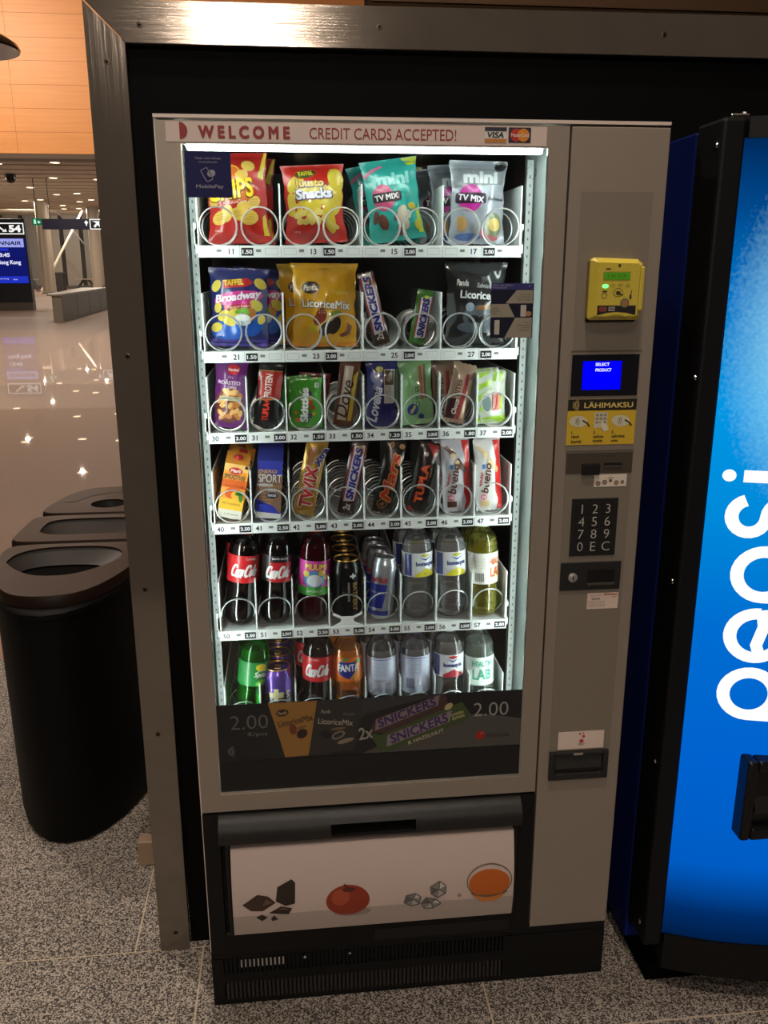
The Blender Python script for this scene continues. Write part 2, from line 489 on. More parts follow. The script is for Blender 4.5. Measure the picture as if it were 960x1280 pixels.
# stickers on the glass
s1 = obj('payment_sticker', G().box(0.0475, 0.124, 0.0052, 0.006, 1.7015, 1.7745), M((24, 28, 84), 0.5, spec=0.2), vm)
SG = flat(0.0052); PALE = M((150, 150, 165), 0.5)
lay('lettering', s1, SG, [text('MobilePay', 0.087, 1.7185, 0.046, 0.0075, shear=0.1, bold=0.01)], PALE)
lay('lettering', s1, SG, [text('Tästä voit maksaa', 0.086, 1.764, 0.043, 0.0034), text('MobilePaylla', 0.086, 1.7575, 0.031, 0.0034)], PALE)
ph = [(0.074, 1.745), (0.083, 1.7495), (0.0925, 1.7335), (0.0925, 1.7305), (0.084, 1.727), (0.0815, 1.7285), (0.0735, 1.743), (0.074, 1.745)]
lay('phone_mark', s1, SG, [stroke(ph, 0.0012), ell(0.0905, 1.740, 0.0072, 0.0058, 20, 8)], PALE)
s2 = obj('instruction_sticker', G().box(0.580, 0.659, 0.0052, 0.006, 1.461, 1.5585), M((24, 28, 48), 0.5, spec=0.2), vm)
TAN = M((150, 142, 126), 0.5)
lay('heading_band', s2, SG, [rect(0.580, 0.659, 1.5475, 1.5585)], M((48, 46, 110), 0.4), 0.0002)
lay('tan_panel', s2, SG, [poly((0.607, 1.523), (0.6575, 1.523), (0.6575, 1.5465), (0.627, 1.5465)), poly((0.5805, 1.4985), (0.625, 1.4985), (0.612, 1.522), (0.5805, 1.522)),
                          poly((0.607, 1.4615), (0.6575, 1.4615), (0.6575, 1.4975), (0.626, 1.4975))], TAN, 0.0003)
lay('lettering', s2, SG, [text('Maksa voit maksaa', 0.601, 1.5552, 0.036, 0.0028), text('MobilePaylla', 0.596, 1.5505, 0.026, 0.0028), text('x', 0.6505, 1.5535, h=0.003)], M((175, 170, 190), 0.5), 0.0005)
DK = M((28, 28, 30), 0.5)
lay('lettering', s2, SG, [text('Skannaa QR', 0.643, 1.5385, 0.020, 0.0026), text('koodi MobilePay', 0.641, 1.534, 0.026, 0.0026), text('"Maksa" kohdalla', 0.641, 1.5295, 0.025, 0.0026),
                          text('Valitse', 0.588, 1.5145, 0.010, 0.0026), text('haluamasi', 0.590, 1.510, 0.015, 0.0026), text('tuote', 0.587, 1.5055, 0.008, 0.0026),
                          text('Hyväksy', 0.649, 1.4885, 0.012, 0.0026), text('maksaa tuotteen', 0.643, 1.484, 0.025, 0.0026), text('MobilePay', 0.647, 1.4795, 0.015, 0.0026), text('sovelluksessa', 0.644, 1.475, 0.021, 0.0026)], DK, 0.0006)
lay('phone_picture', s2, SG, [rrect(0.6355, 0.646, 1.4995, 1.520, 0.001)], M((185, 180, 170), 0.4), 0.0005)
lay('phone_picture', s2, SG, [rrect(0.5875, 0.597, 1.4675, 1.4935, 0.001)], M((185, 180, 170), 0.4), 0.0005)
lay('hand_picture', s2, SG, [ell(0.6505, 1.5045, 0.0055, 0.0045)], M((170, 120, 80), 0.5), 0.0006)
lay('round_mark', vm, SG, [ring(0.6455, 1.7475, 0.0085, 0.0125, 0.0012, 0, 8, 45*q, 45*q+28) for q in range(8)], M((120, 126, 124), 0.5), 0.0002)['kind'] = 'stuff'
# dark price banner low on the glass, black kick panel below it
bn = obj('price_banner', G().box(0.0435, 0.6725, 0.0045, 0.006, 0.614, 0.742, 0.0), noisy('banner_print', (20, 21, 22), (34, 34, 35), 3, 0.4, 0, 0, 1), vm)
obj('kick_panel', G().box(0.0435, 0.6725, 0.003, 0.006, 0.5465, 0.6135), noisy('black_mesh_film', (12, 12, 12), (20, 20, 19), 900, 0.5), vm)
SB = flat(0.0045)
GT = M((118, 118, 114), 0.5)
lay('lettering', bn, SB, [text('2.00', 0.108, 0.7015, 0.076, 0.031, bold=-0.008)], M((96, 96, 92), 0.5), 0.0002)
lay('lettering', bn, SB, [text('2.00', 0.607, 0.7015, 0.074, 0.031, bold=-0.008)], M((150, 148, 142), 0.5), 0.0003)
lay('lettering', bn, SB, [text('€/pcs', 0.1235, 0.673, 0.040, 0.011)], GT, 0.0002)
lay('contactless_mark', bn, SB, waves(0.062, 0.637, 0.0036, 4), GT, 0.0002)
lay('grey_fade', bn, SB, [poly((0.335, 0.6145), (0.672, 0.6145), (0.672, 0.676), (0.58, 0.694), (0.45, 0.660))], M((74, 72, 68), 0.5), 0.0001)
lay('grey_fade', bn, SB, [poly((0.335, 0.698), (0.345, 0.706), (0.46, 0.732), (0.52, 0.7415), (0.335, 0.7415))], M((48, 50, 52), 0.5), 0.00005)
lay('lettering', bn, SB, [text('selecta', 0.6235, 0.6415, 0.048, 0.0115, bold=0.012)], M((50, 32, 30), 0.5), 0.0004)
lay('red_dot', bn, SB, [ell(0.5855, 0.6415, 0.0105)], M((150, 34, 28), 0.5), 0.0004)
lay('dot_mark', bn, SB, [stroke([(0.5855, 0.6445), (0.5925, 0.648)], 0.0022)], M((190, 110, 100), 0.5), 0.0007)
lay('bag_picture', bn, SB, [poly((0.147, 0.7415), (0.246, 0.7415), (0.226, 0.618), (0.178, 0.6165), (0.168, 0.66))], M((146, 106, 52), 0.5), 0.0003)
lay('bag_picture', bn, SB, [poly((0.236, 0.7415), (0.340, 0.7415), (0.322, 0.626), (0.228, 0.6175)), ], M((46, 43, 41), 0.5), 0.00025)
lay('oval_mark', bn, SB, [ell(0.1755, 0.7185, 0.0125, 0.008, 8)], M((46, 30, 24), 0.5), 0.0005)
lay('lettering', bn, SB, [text('LicoriceMix', 0.2015, 0.699, 0.072, 0.014, 10, bold=0.025)], M((62, 42, 28), 0.5), 0.0005)
lay('candy_picture', bn, SB, [ell(0.196, 0.680, 0.0075, 0.012, 5)], M((104, 50, 34), 0.5), 0.0005)
lay('candy_picture', bn, SB, [ell(0.214, 0.669, 0.012, 0.010, 40)], M((44, 30, 24), 0.5), 0.0005)
lay('candy_picture', bn, SB, [ell(0.214, 0.6835, 0.010, 0.003, 20)], M((110, 84, 40), 0.5), 0.0005)
lay('lettering', bn, SB, [text('LicoriceMix', 0.283, 0.6915, 0.072, 0.013, -7, bold=0.018)], M((150, 144, 132), 0.5), 0.0005)
lay('lettering', bn, SB, [text('Panda', 0.1755, 0.7185, 0.018, 0.0075, 8, 0.2, 0.02)], M((160, 140, 110), 0.5), 0.0008)
lay('lettering', bn, SB, [text('Panda', 0.2635, 0.7165, 0.019, 0.008, 0, 0.2, 0.02)], M((140, 134, 124), 0.5), 0.0007)
lay('lettering', bn, SB, [text('Salmiakki', 0.311, 0.708, 0.024, 0.006, -6, 0.2)], M((110, 106, 98), 0.5), 0.0007)
lay('candy_picture', bn, SB, [ell(0.263, 0.664, 0.013, 0.008, -25)], M((26, 24, 23), 0.5), 0.0005)
lay('candy_picture', bn, SB, [ring(0.288, 0.661, 0.015, 0.0085, 0.004, 25)], M((112, 104, 92), 0.5), 0.0005)
lay('candy_picture', bn, SB, [ell(0.288, 0.676, 0.016, 0.003, 5)], M((104, 88, 58), 0.5), 0.0005)
lay('candy_picture', bn, SB, [ell(0.303, 0.647, 0.018, 0.005, 15)], M((128, 116, 100), 0.5), 0.0005)
lay('bar_picture', bn, SB, [poly((0.352, 0.664), (0.365, 0.693), (0.498, 0.7415), (0.512, 0.738), (0.520, 0.700), (0.400, 0.655))], M((66, 46, 44), 0.5), 0.0005)
lay('bar_picture', bn, SB, [poly((0.352, 0.664), (0.376, 0.655), (0.545, 0.722), (0.566, 0.690), (0.552, 0.676), (0.392, 0.6165), (0.372, 0.620))], M((60, 74, 42), 0.5), 0.0006)
lay('name_band', bn, SB, [poly((0.364, 0.6665), (0.494, 0.7165), (0.498, 0.7405), (0.366, 0.692))], M((120, 108, 112), 0.5), 0.0008)
lay('name_band', bn, SB, [poly((0.388, 0.6275), (0.520, 0.678), (0.524, 0.7035), (0.390, 0.654))], M((128, 116, 120), 0.5), 0.0008)
lay('lettering', bn, SB, [text('SNICKERS', 0.430, 0.7045, 0.128, 0.0205, 20.5, 0.15, 0.035)], M((58, 38, 86), 0.5), 0.0011)
lay('lettering', bn, SB, [text('SNICKERS', 0.456, 0.6665, 0.128, 0.022, 20.5, 0.15, 0.035)], M((62, 42, 90), 0.5), 0.0011)
lay('lettering', bn, SB, [text('& HAZELNUT', 0.470, 0.6465, 0.080, 0.008, 19, 0.1, 0.02)], M((170, 164, 146), 0.5), 0.0011)
lay('lettering', bn, SB, [text('2x', 0.345, 0.6625, 0.030, 0.028, 8, 0.1, 0.02)], M((140, 136, 128), 0.5), 0.0011)
lay('lettering', bn, SB, [text('LIMITED', 0.536, 0.6955, 0.026, 0.006, 16, 0, 0.02)], M((186, 178, 120), 0.5), 0.0011)
lay('lettering', bn, SB, [text('EDITION', 0.538, 0.687, 0.026, 0.006, 16, 0, 0.02)], M((186, 178, 120), 0.5), 0.0011)
lay('nut_picture', bn, SB, [ell(0.517, 0.713, 0.010, 0.0065, 40)], M((170, 156, 110), 0.5), 0.0012)

# delivery compartment
dl = obj('delivery_housing', G().box(0.003, 0.712, 0.012, 0.05, 0.147, 0.4985).box(0.003, 0.036, -0.004, 0.012, 0.147, 0.496).box(0.676, 0.708, -0.004, 0.012, 0.147, 0.496)
         .box(0.036, 0.676, -0.012, 0.012, 0.148, 0.205, 0.004), BLACK, vm)
pr = [(0.012, 0.494), (0.004, 0.4935), (-0.010, 0.489), (-0.021, 0.479), (-0.027, 0.466), (-0.029, 0.452), (-0.027, 0.438), (-0.02, 0.4325), (0.012, 0.4325)]
obj('delivery_hood', G().prismx(pr, 0.036, 0.268).prismx(pr, 0.447, 0.676).prismx([(0.012, 0.494), (0.004, 0.4935), (-0.010, 0.489), (-0.021, 0.479), (-0.026, 0.470), (0.0, 0.468), (0.012, 0.468)], 0.268, 0.447).prismx([(0.012, 0.442), (-0.027, 0.440), (-0.02, 0.4325), (0.012, 0.4325)], 0.268, 0.447), MOULD, vm, True)
def flapS(u, v, off=0):
    a = v/0.206
    return (u, -0.010 - 0.030*math.sin(PI*(0.12+0.62*(1-a))) - off, 0.218+v)
g = G(); nu, nv = 2, 16
for j in range(nv+1):
    for i in range(nu+1): g.v.append(flapS(0.058+0.602*i/nu, 0.206*j/nv))
for j in range(nv+1):
    for i in range(nu+1): g.v.append((0.058+0.602*i/nu, 0.004, 0.218+0.206*j/nv))
st = nu+1; h_ = st*(nv+1)
for j in range(nv):
    for i in range(nu):
        a = j*st+i; g.f.append((a, a+1, a+1+st, a+st)); g.f.append((h_+a, h_+a+st, h_+a+1+st, h_+a+1))
    g.f.append((j*st, j*st+st, h_+j*st+st, h_+j*st)); g.f.append((j*st+nu, h_+j*st+nu, h_+j*st+st+nu, j*st+st+nu))
g.f.append((0, h_, h_+1, 1)); g.f.append((1, h_+1, h_+2, 2)); g.f.append((nv*st, nv*st+1, h_+nv*st+1, h_+nv*st)); g.f.append((nv*st+1, nv*st+2, h_+nv*st+2, h_+nv*st+1))
fl = obj('delivery_flap', g, M((206, 187, 179), 0.35), vm, True)
for x in (0.046, 0.661): obj('flap_rim', G().box(x, x+0.011, -0.018, 0.012, 0.206, 0.432, 0.004), BLACKG, vm)
def fdec(name, shapes, rgb, off=0.0004, rough=0.4):
    if name != 'table_print': shapes = [([(p[0], 0.020+p[1]*1.12) for p in vv], ff) for vv, ff in shapes]
    lay(name, fl, flapS, shapes, M(rgb, rough), off, 0.02)
fdec('table_print', [rect(0.0585, 0.6595, 0.001, 0.052)], (178, 162, 154))
fdec('chocolate_picture', [poly((0.078, 0.055), (0.110, 0.075), (0.132, 0.070), (0.148, 0.055), (0.120, 0.038), (0.096, 0.040))], (62, 44, 34), 0.0008)
fdec('chocolate_picture', [poly((0.148, 0.058), (0.152, 0.088), (0.182, 0.102), (0.190, 0.095), (0.188, 0.05), (0.168, 0.046)), poly((0.132, 0.032), (0.158, 0.046), (0.182, 0.040), (0.174, 0.026)), poly((0.105, 0.024), (0.118, 0.03), (0.130, 0.022), (0.118, 0.014)), poly((0.136, 0.018), (0.143, 0.026), (0.152, 0.016), (0.14, 0.012))], (46, 32, 26), 0.0008)
fdec('chocolate_picture', [poly((0.12, 0.05), (0.128, 0.066), (0.142, 0.056)), poly((0.15, 0.04), (0.165, 0.043), (0.176, 0.036))], (98, 78, 62), 0.0012)
fdec('apple_shadow_print', [ell(0.310, 0.020, 0.040, 0.010)], (150, 134, 126), 0.0006)
fdec('apple_picture', [ell(0.300, 0.048, 0.0465, 0.034, 0, 28)], (146, 52, 32), 0.001)
fdec('apple_picture', [ell(0.285, 0.056, 0.020, 0.018, 20)], (172, 78, 48), 0.0013)
fdec('apple_stem', [stroke([(0.302, 0.070), (0.299, 0.078), (0.292, 0.084)], 0.004), ell(0.302, 0.072, 0.014, 0.005)], (88, 40, 24), 0.0016)
for (cx, cy, a, b, r) in ((0.440, 0.038, 0.020, 0.016, 20), (0.478, 0.026, 0.021, 0.014, -10), (0.494, 0.056, 0.020, 0.017, 30)):
    ri = random.Random(int(cx*1000)); pts = [(cx+a*(0.85+0.25*ri.random())*math.cos(math.radians(r+q*60+ri.uniform(-10, 10))), cy+b*(0.85+0.3*ri.random())*math.sin(math.radians(r+q*60))) for q in range(6)]
    fdec('ice_picture', [poly(*pts)], (136, 132, 128), 0.0009)
    mid = (cx+a*0.1, cy+b*0.1)
    for q, c_ in ((0, (206, 199, 194)), (2, (100, 97, 95)), (4, (178, 172, 167))): fdec('ice_facet', [poly(mid, *[(mid[0]+(p_[0]-mid[0])*0.9, mid[1]+(p_[1]-mid[1])*0.9) for p_ in (pts[q], pts[q+1])])], c_, 0.0013)
    fdec('ice_outline', [stroke(pts+[pts[0]], 0.0022), stroke([pts[1], mid, pts[3]], 0.002), stroke([mid, pts[5]], 0.002)], (92, 88, 86), 0.0016)
fdec('droplet_picture', [ell(0.541, 0.040, 0.004)], (150, 130, 120), 0.0009)
fdec('bowl_picture', [poly((0.562, 0.058), (0.650, 0.058), (0.640, 0.034), (0.622, 0.020), (0.590, 0.020), (0.572, 0.034))], (208, 128, 60), 0.0009)
fdec('juice_picture', [ell(0.606, 0.064, 0.045, 0.029, 0, 26)], (196, 98, 30), 0.0012)
fdec('bowl_rim_picture', [ring(0.606, 0.068, 0.050, 0.037, 0.0022, 0, 32), stroke([(0.566, 0.042), (0.585, 0.036), (0.606, 0.034), (0.628, 0.036), (0.646, 0.042)], 0.003)], (110, 88, 70), 0.0015)

# base with its grilles
bs = obj('base', G().box(0.001, MW-0.001, 0.016, 0.74, 0.012, 0.145).box(0.001, MW-0.001, 0.004, 0.016, 0.124, 0.145, 0.003).box(0.001, 0.026, 0.004, 0.016, 0.002, 0.124).box(0.655, MW-0.001, 0.004, 0.016, 0.002, 0.124)
         .box(0.026, 0.655, 0.004, 0.016, 0.060, 0.084).box(0.026, 0.655, 0.004, 0.016, 0.002, 0.014), BLACK, vm)
g = G(); g2 = G(); x = 0.030
while x < 0.654:
    g.box(x, x+0.0052, 0.005, 0.016, 0.084, 0.124); g2.box(x, x+0.0052, 0.005, 0.016, 0.014, 0.060); x += 0.0092
obj('grille_slats', g, BLACK, bs, kind='stuff'); obj('grille_slats', g2, M((44, 39, 36), 0.5), bs, kind='stuff')
obj('paper_slip', G().box(0.062, 0.158, 0.0157, 0.0163, 0.088, 0.108), M((205, 198, 190), 0.5), bs)
obj('floor_strip', G().box(0.36, 0.66, -0.0125, -0.0115, 0.158, 0.186), M((8, 8, 8), 0.6), vm)
for x in (0.205, 0.305):
    g = G().lathe([(0.004, 0), (0.004, 0.001), (0.002, 0.002)], 10); g.v = [(x+a, 0.005-c, 0.112+b) for a, b, c in g.v]
    obj('screw', g, CHROME, bs)

# control column
cc = obj('control_column', G().box(0.713, MW-0.001, 0.0, 0.045, 0.148, 1.8215, 0.0015), PAINT, vm)
obj('column_inset', G().box(0.736, 0.868, -0.0012, 0.0, 0.526, 1.2445).box(0.736, 0.868, -0.0012, 0.0, 1.437, 1.715).box(0.7325, 0.8685, -0.001, 0.0, 1.345, 1.436).box(0.7325, 0.8685, -0.001, 0.0, 1.247, 1.2545), PAINT2, vm)
obj('column_joint', G().box(0.734, 0.870, -0.0016, -0.001, 1.4345, 1.4365).box(0.7345, 0.869, -0.0016, -0.001, 1.2445, 1.2465), M((95, 86, 76), 0.4), vm)
# card reader
YEL = noisy('yellow_reader_plastic', (208, 186, 66), (216, 194, 74), 300, 0.4)
g = G()
pts = [(0.7525, 1.497), (0.7525, 1.598), (0.760, 1.603), (0.840, 1.600), (0.850, 1.592), (0.850, 1.497), (0.846, 1.4935), (0.757, 1.4935)]
pin = [(0.764, 1.503), (0.764, 1.592), (0.764, 1.5945), (0.838, 1.5925), (0.841, 1.588), (0.841, 1.503), (0.838, 1.501), (0.767, 1.501)]
n = 8
g.add([(x+.004, -0.0012, z) for x, z in pts] + [(x, -0.022, z) for x, z in pts] + [(x, -0.034, z) for x, z in pin],
      [(i, i+8, (i+1) % 8+8, (i+1) % 8) for i in range(8)] + [(i+8, i+16, (i+1) % 8+16, (i+1) % 8+8) for i in range(8)] + [tuple(range(16, 24))[::-1]])
cr = obj('card_reader', g, YEL, vm)
obj('reader_backplate', G().box(0.756, 0.848, -0.012, -0.0012, 1.490, 1.599, 0.002), BLACK, cr)
obj('card_slot_cheek', G().box(0.843, 0.853, -0.030, -0.006, 1.510, 1.588, 0.003), YEL, cr)
SR = flat(-0.034)
lay('display_bezel', cr, SR, [rrect(0.7735, 0.824, 1.5625, 1.5785, 0.0015)], M((150, 150, 60), 0.4), 0.0003)
lay('display', cr, SR, [rect(0.7755, 0.8225, 1.565, 1.577)], emit((84, 150, 30), 0.55), 0.0006)
lay('lettering', cr, SR, [text('5.00 EUR', 0.799, 1.571, 0.036, 0.006)], M((60, 110, 26), 0.5), 0.0009)
lay('status_light', cr, SR, [ell(0.7785, 1.5535, 0.0058, 0.0034)], emit((90, 255, 110), 3.0), 0.0006)
lay('status_ring', cr, SR, [ring(x, 1.5545, 0.004, 0.0026, 0.0007) for x in (0.7925, 0.8065, 0.820)], M((120, 108, 50), 0.4), 0.0005)
BR = M((60, 54, 30), 0.5)
lay('contactless_icon', cr, SR, [ring(0.8025, 1.5425, 0.0092, 0.0076, 0.0008), ell(0.8035, 1.5415, 0.0042, 0.0038), stroke([(0.807, 1.540), (0.8125, 1.5375)], 0.002)] + waves(0.798, 1.5425, 0.0013, 2), BR, 0.0005)
lay('coin_icon', cr, SR, [ring(0.7775, 1.537, 0.005, 0.0052, 0.0009), rect(0.7735, 0.7825, 1.543, 1.5458)], BR, 0.0005)
lay('card_icon', cr, SR, [rect(0.8245, 0.8285, 1.531, 1.538), stroke([(0.8265, 1.538), (0.828, 1.546)], 0.0016)], BR, 0.0005)
lay('reader_text_strip', cr, SR, [rect(0.778, 0.7865, 1.582, 1.5845)], M((60, 54, 34), 0.5), 0.0005)
lay('dark_band', cr, SR, [([(0.766, 1.5025), (0.766, 1.520), (0.838, 1.5195), (0.838, 1.5025), (0.832, 1.504), (0.820, 1.507), (0.802, 1.5085), (0.784, 1.507), (0.772, 1.504)], [tuple(range(9))[::-1]])], M((34, 32, 34), 0.4), 0.0004)
lay('round_seal', cr, SR, [ell(0.8165, 1.524, 0.0085)], M((96, 120, 80), 0.5), 0.0008)
lay('seal_mark', cr, SR, [ell(0.8165, 1.524, 0.0062)], M((165, 110, 70), 0.5), 0.0011)
lay('red_circle', cr, SR, [ell(0.7735, 1.5135, 0.0048)], M((140, 50, 45), 0.5), 0.0008)
lay('orange_circle', cr, SR, [ell(0.7795, 1.5135, 0.0048)], M((120, 66, 48), 0.5), 0.001)
lay('card_mark', cr, SR, [rect(0.787, 0.7985, 1.510, 1.5175)], M((170, 165, 160), 0.5), 0.0008)
lay('lettering', cr, SR, [text('VISA', 0.7927, 1.5138, 0.0095, 0.004, shear=0.2, bold=0.03)], M((35, 38, 60), 0.5), 0.0011)
lay('screw_hole', cr, SR, [ell(0.8025, 1.589, 0.0026)], M((50, 45, 30), 0.5), 0.0006)
lay('smile_groove', cr, SR, [stroke(arcpts(0.802, 1.4905, 0.026, 0.012, 25, 155, 12), 0.002)], M((140, 124, 40), 0.5), 0.0004)
# display
ds = obj('message_display', G().box(0.736, 0.866, -0.003, -0.001, 1.352, 1.4295, 0.0008), M((26, 26, 34), 0.15, 0, 0.5), vm)
SD = flat(-0.003)
lay('screen', ds, SD, [rect(0.757, 0.832, 1.364, 1.4175)], emit((0, 0, 255), 1.0), 0.0003)
lay('lettering', ds, SD, [text('SELECT', 0.7945, 1.4115, 0.027, 0.0058, bold=0.02), text('PRODUCT', 0.797, 1.401, 0.031, 0.0058, bold=0.02)], emit((255, 255, 255), 1.0), 0.0006)
# contactless instruction plate
ip = obj('contactless_plate', G().box(0.733, 0.8675, -0.002, -0.0005, 1.2585, 1.346, 0.0), M((216, 180, 52), 0.4), vm)
SI = flat(-0.002)
lay('heading_band', ip, SI, [rect(0.733, 0.8675, 1.3245, 1.346)], M((38, 34, 30), 0.4), 0.0002)
YT = M((222, 196, 110), 0.5)
lay('lettering', ip, SI, [text('LÄHIMAKSU', 0.8125, 1.3355, 0.096, 0.0125, bold=0.025)], YT, 0.0005)
lay('contactless_mark', ip, SI, waves(0.742, 1.335, 0.0033, 4), YT, 0.0005)
for cx in (0.755, 0.838):
    lay('card_icon', ip, SI, [ell(cx, 1.304, 0.018, 0.011, -5)], M((212, 206, 180), 0.5), 0.0004)
    lay('card_icon_waves', ip, SI, waves(cx-0.006, 1.304, 0.0028, 3) + [stroke([(cx+0.008, 1.306), (cx+0.018, 1.300), (cx+0.022, 1.294)], 0.003)], M((60, 52, 34), 0.5), 0.0007)
lay('keypad_icon', ip, SI, [rect(0.786, 0.812, 1.291, 1.321)], M((206, 200, 178), 0.5), 0.0004)
lay('keypad_icon_keys', ip, SI, [rect(0.7885+0.0078*i, 0.794+0.0078*i, 1.2995+0.007*j, 1.304+0.007*j) for i in range(3) for j in range(3)], M((150, 142, 116), 0.5), 0.0007)
lay('hand_icon', ip, SI, [poly((0.798, 1.305), (0.803, 1.302), (0.812, 1.296), (0.816, 1.288), (0.807, 1.283), (0.801, 1.29))], M((225, 216, 190), 0.5), 0.0009)
lay('lettering', ip, SI, [textl(t_, u, v_, None, hh, 0.025) for t_, u, v_, hh in (('1.', 0.7425, 1.2825, 0.006), ('2.', 0.785, 1.2825, 0.006), ('3.', 0.8215, 1.2825, 0.006), ('näytä', 0.7425, 1.274, 0.0068), ('kortti', 0.7425, 1.2655, 0.0068),
                           ('valitse', 0.785, 1.2745, 0.0062), ('tuote', 0.785, 1.266, 0.0056), ('vahvista', 0.8215, 1.2745, 0.0062), ('osto', 0.8215, 1.2655, 0.0048))], M((44, 36, 22), 0.5), 0.0005)
# coin panel
cp = obj('coin_panel', G().box(0.7355, 0.868, -0.0025, -0.001, 1.2015, 1.243, 0.0008), M((98, 88, 80), 0.35, 0.5), vm)
SCN = flat(-0.0025)
obj('reject_button', G().box(0.7665, 0.802, -0.010, -0.0025, 1.1995, 1.222, 0.002), M((26, 26, 28), 0.35), cp)
obj('coin_slot', G().box(0.811, 0.847, -0.0035, -0.0025, 1.2165, 1.222), M((20, 20, 20), 0.4), cp)
obj('coin_slot_lip', G().box(0.811, 0.847, -0.0055, -0.0025, 1.2145, 1.217), M((190, 180, 168), 0.3, 1.0), cp)
lay('lettering', cp, SCN, [text('COIN  RETURN', 0.806, 1.2365, 0.050, 0.0045, bold=0.03)], M((70, 62, 56), 0.5), 0.0003)
cs = obj('coin_sticker', G().box(0.7935, 0.859, -0.0022, -0.0012, 1.1745, 1.199, 0.0), M((226, 214, 200), 0.5), vm)
lay('coin_picture', cs, flat(-0.0022), [ell(x, z, r) for x, z, r in ((0.802, 1.181, 0.0048), (0.815, 1.1835, 0.005), (0.8265, 1.1865, 0.0035), (0.8385, 1.182, 0.0048), (0.8505, 1.183, 0.0038))], M((110, 92, 82), 0.5), 0.0003)
lay('coin_centre', cs, flat(-0.0022), [ell(x, z, r) for x, z, r in ((0.802, 1.181, 0.003), (0.815, 1.1835, 0.003), (0.8385, 1.182, 0.003), (0.8505, 1.183, 0.002))], M((170, 140, 120), 0.5), 0.0006)
lay('coin_arc', cs, flat(-0.0022), [stroke(arcpts(0.8265, 1.1865, 0.0075, 0.0065, 35, 145, 8), 0.0012)], M((110, 92, 82), 0.5), 0.0003)
# keypad
kp = obj('keypad', G().box(0.752, 0.8455, -0.004, -0.0012, 1.0335, 1.1515, 0.001), M((28, 27, 28), 0.4), vm)
KL = M((190, 184, 176), 0.4)
for r, row in enumerate(('123', '456', '789', '0EC')):
    for c, ch in enumerate(row):
        cx, cz = 0.7725+0.0262*c, 1.131-0.0258*r
        obj('key', G().box(cx-0.0118, cx+0.0118, -0.0050, -0.004, cz-0.0118, cz+0.0118, 0.0006), M((31, 30, 31), 0.35), kp)
        lay('lettering', kp, flat(-0.0050), [text(ch, cx, cz, h=0.0185, bold=-0.012)], KL, 0.0003)
# coin return with lock
lk = obj('lock_plate', G().box(0.7365, 0.861, -0.005, -0.0012, 0.961, 1.0205, 0.0015), M((34, 33, 33), 0.4), vm)
g = G().lathe([(0.0095, 0), (0.0095, 0.004), (0.0075, 0.0055), (0.002, 0.0055)], 20); g.v = [(0.761+a, -0.005-c, 0.990+b) for a, b, c in g.v]
obj('lock', g, M((176, 172, 166), 0.45, 0.5), lk, True)
lay('keyhole', lk, flat(-0.0105), [rect(0.7602, 0.7622, 0.985, 0.995)], BLACKM, 0.0003)
obj('return_hatch', G().box(0.7925, 0.8475, -0.0062, -0.005, 0.975, 1.0045, 0.0005), M((20, 20, 20), 0.3), lk)
obj('hatch_lip', G().box(0.7915, 0.8485, -0.0095, -0.005, 0.972, 0.977, 0.001), M((70, 66, 62), 0.4), lk)
ks = obj('service_sticker', G().box(0.796, 0.8605, -0.0020, -0.0012, 0.9185, 0.953, 0.0), M((226, 204, 190), 0.5), vm)
SK = flat(-0.0020)
lay('lettering', ks, SK, [text('Kiitos!', 0.8445, 0.9495, 0.027, 0.0055, bold=0.03)], M((176, 60, 44), 0.5), 0.0003)
lay('smile_mark', ks, SK, [stroke(arcpts(0.852, 0.946, 0.0045, 0.0035, 200, 340, 8), 0.0012)], M((176, 60, 44), 0.5), 0.0003)
lay('lettering', ks, SK, [text('Laitteen numero', 0.813, 0.9475, 0.024, 0.0024), text('922354', 0.8135, 0.9405, 0.018, 0.0044, bold=0.03)] + [textl('Asiakaspalvelu ja takaisinmaksu', 0.798, 0.9345-0.0035*i, 0.036, 0.0022) for i in range(4)], M((90, 74, 66), 0.5), 0.0003)
# coin return cup
rs = obj('return_sticker', G().box(0.753, 0.853, -0.0022, -0.0012, 0.599, 0.6405, 0.0), M((226, 206, 194), 0.5), vm)
lay('red_dots', rs, flat(-0.0022), [ell(0.800, 0.6345, 0.0024), ell(0.8075, 0.6365, 0.0018), ell(0.808, 0.6285, 0.0034), ell(0.804, 0.6175, 0.0048)], M((186, 60, 42), 0.5), 0.0003)
lay('red_arcs', rs, flat(-0.0022), [stroke(arcpts(0.804, 0.6165, 0.007, 0.006, 215, 325, 8), 0.001), stroke(arcpts(0.804, 0.6165, 0.0095, 0.0085, 215, 325, 8), 0.001)], M((120, 70, 60), 0.5), 0.0003)
rc = obj('return_cup', G().box(0.735, 0.747, -0.010, -0.0012, 0.529, 0.596, 0.002).box(0.852, 0.864, -0.010, -0.0012, 0.529, 0.596, 0.002).box(0.747, 0.852, -0.010, -0.0012, 0.588, 0.596, 0.002).box(0.747, 0.852, -0.010, -0.0012, 0.529, 0.545, 0.002)
         .box(0.747, 0.852, -0.002, -0.0012, 0.545, 0.588), M((32, 31, 30), 0.4), vm)
obj('cup_flap', G().add([(0.749, -0.003, 0.584), (0.850, -0.003, 0.584), (0.850, -0.008, 0.556), (0.749, -0.008, 0.556), (0.749, -0.002, 0.584), (0.850, -0.002, 0.584), (0.850, -0.006, 0.556), (0.749, -0.006, 0.556)],
    [(0, 3, 2, 1), (4, 5, 6, 7), (0, 1, 5, 4), (2, 3, 7, 6), (1, 2, 6, 5), (3, 0, 4, 7)]), M((46, 45, 44), 0.3), rc)
obj('cup_label', G().box(0.786, 0.806, -0.0112, -0.010, 0.589, 0.5945), M((150, 140, 130), 0.4), rc)

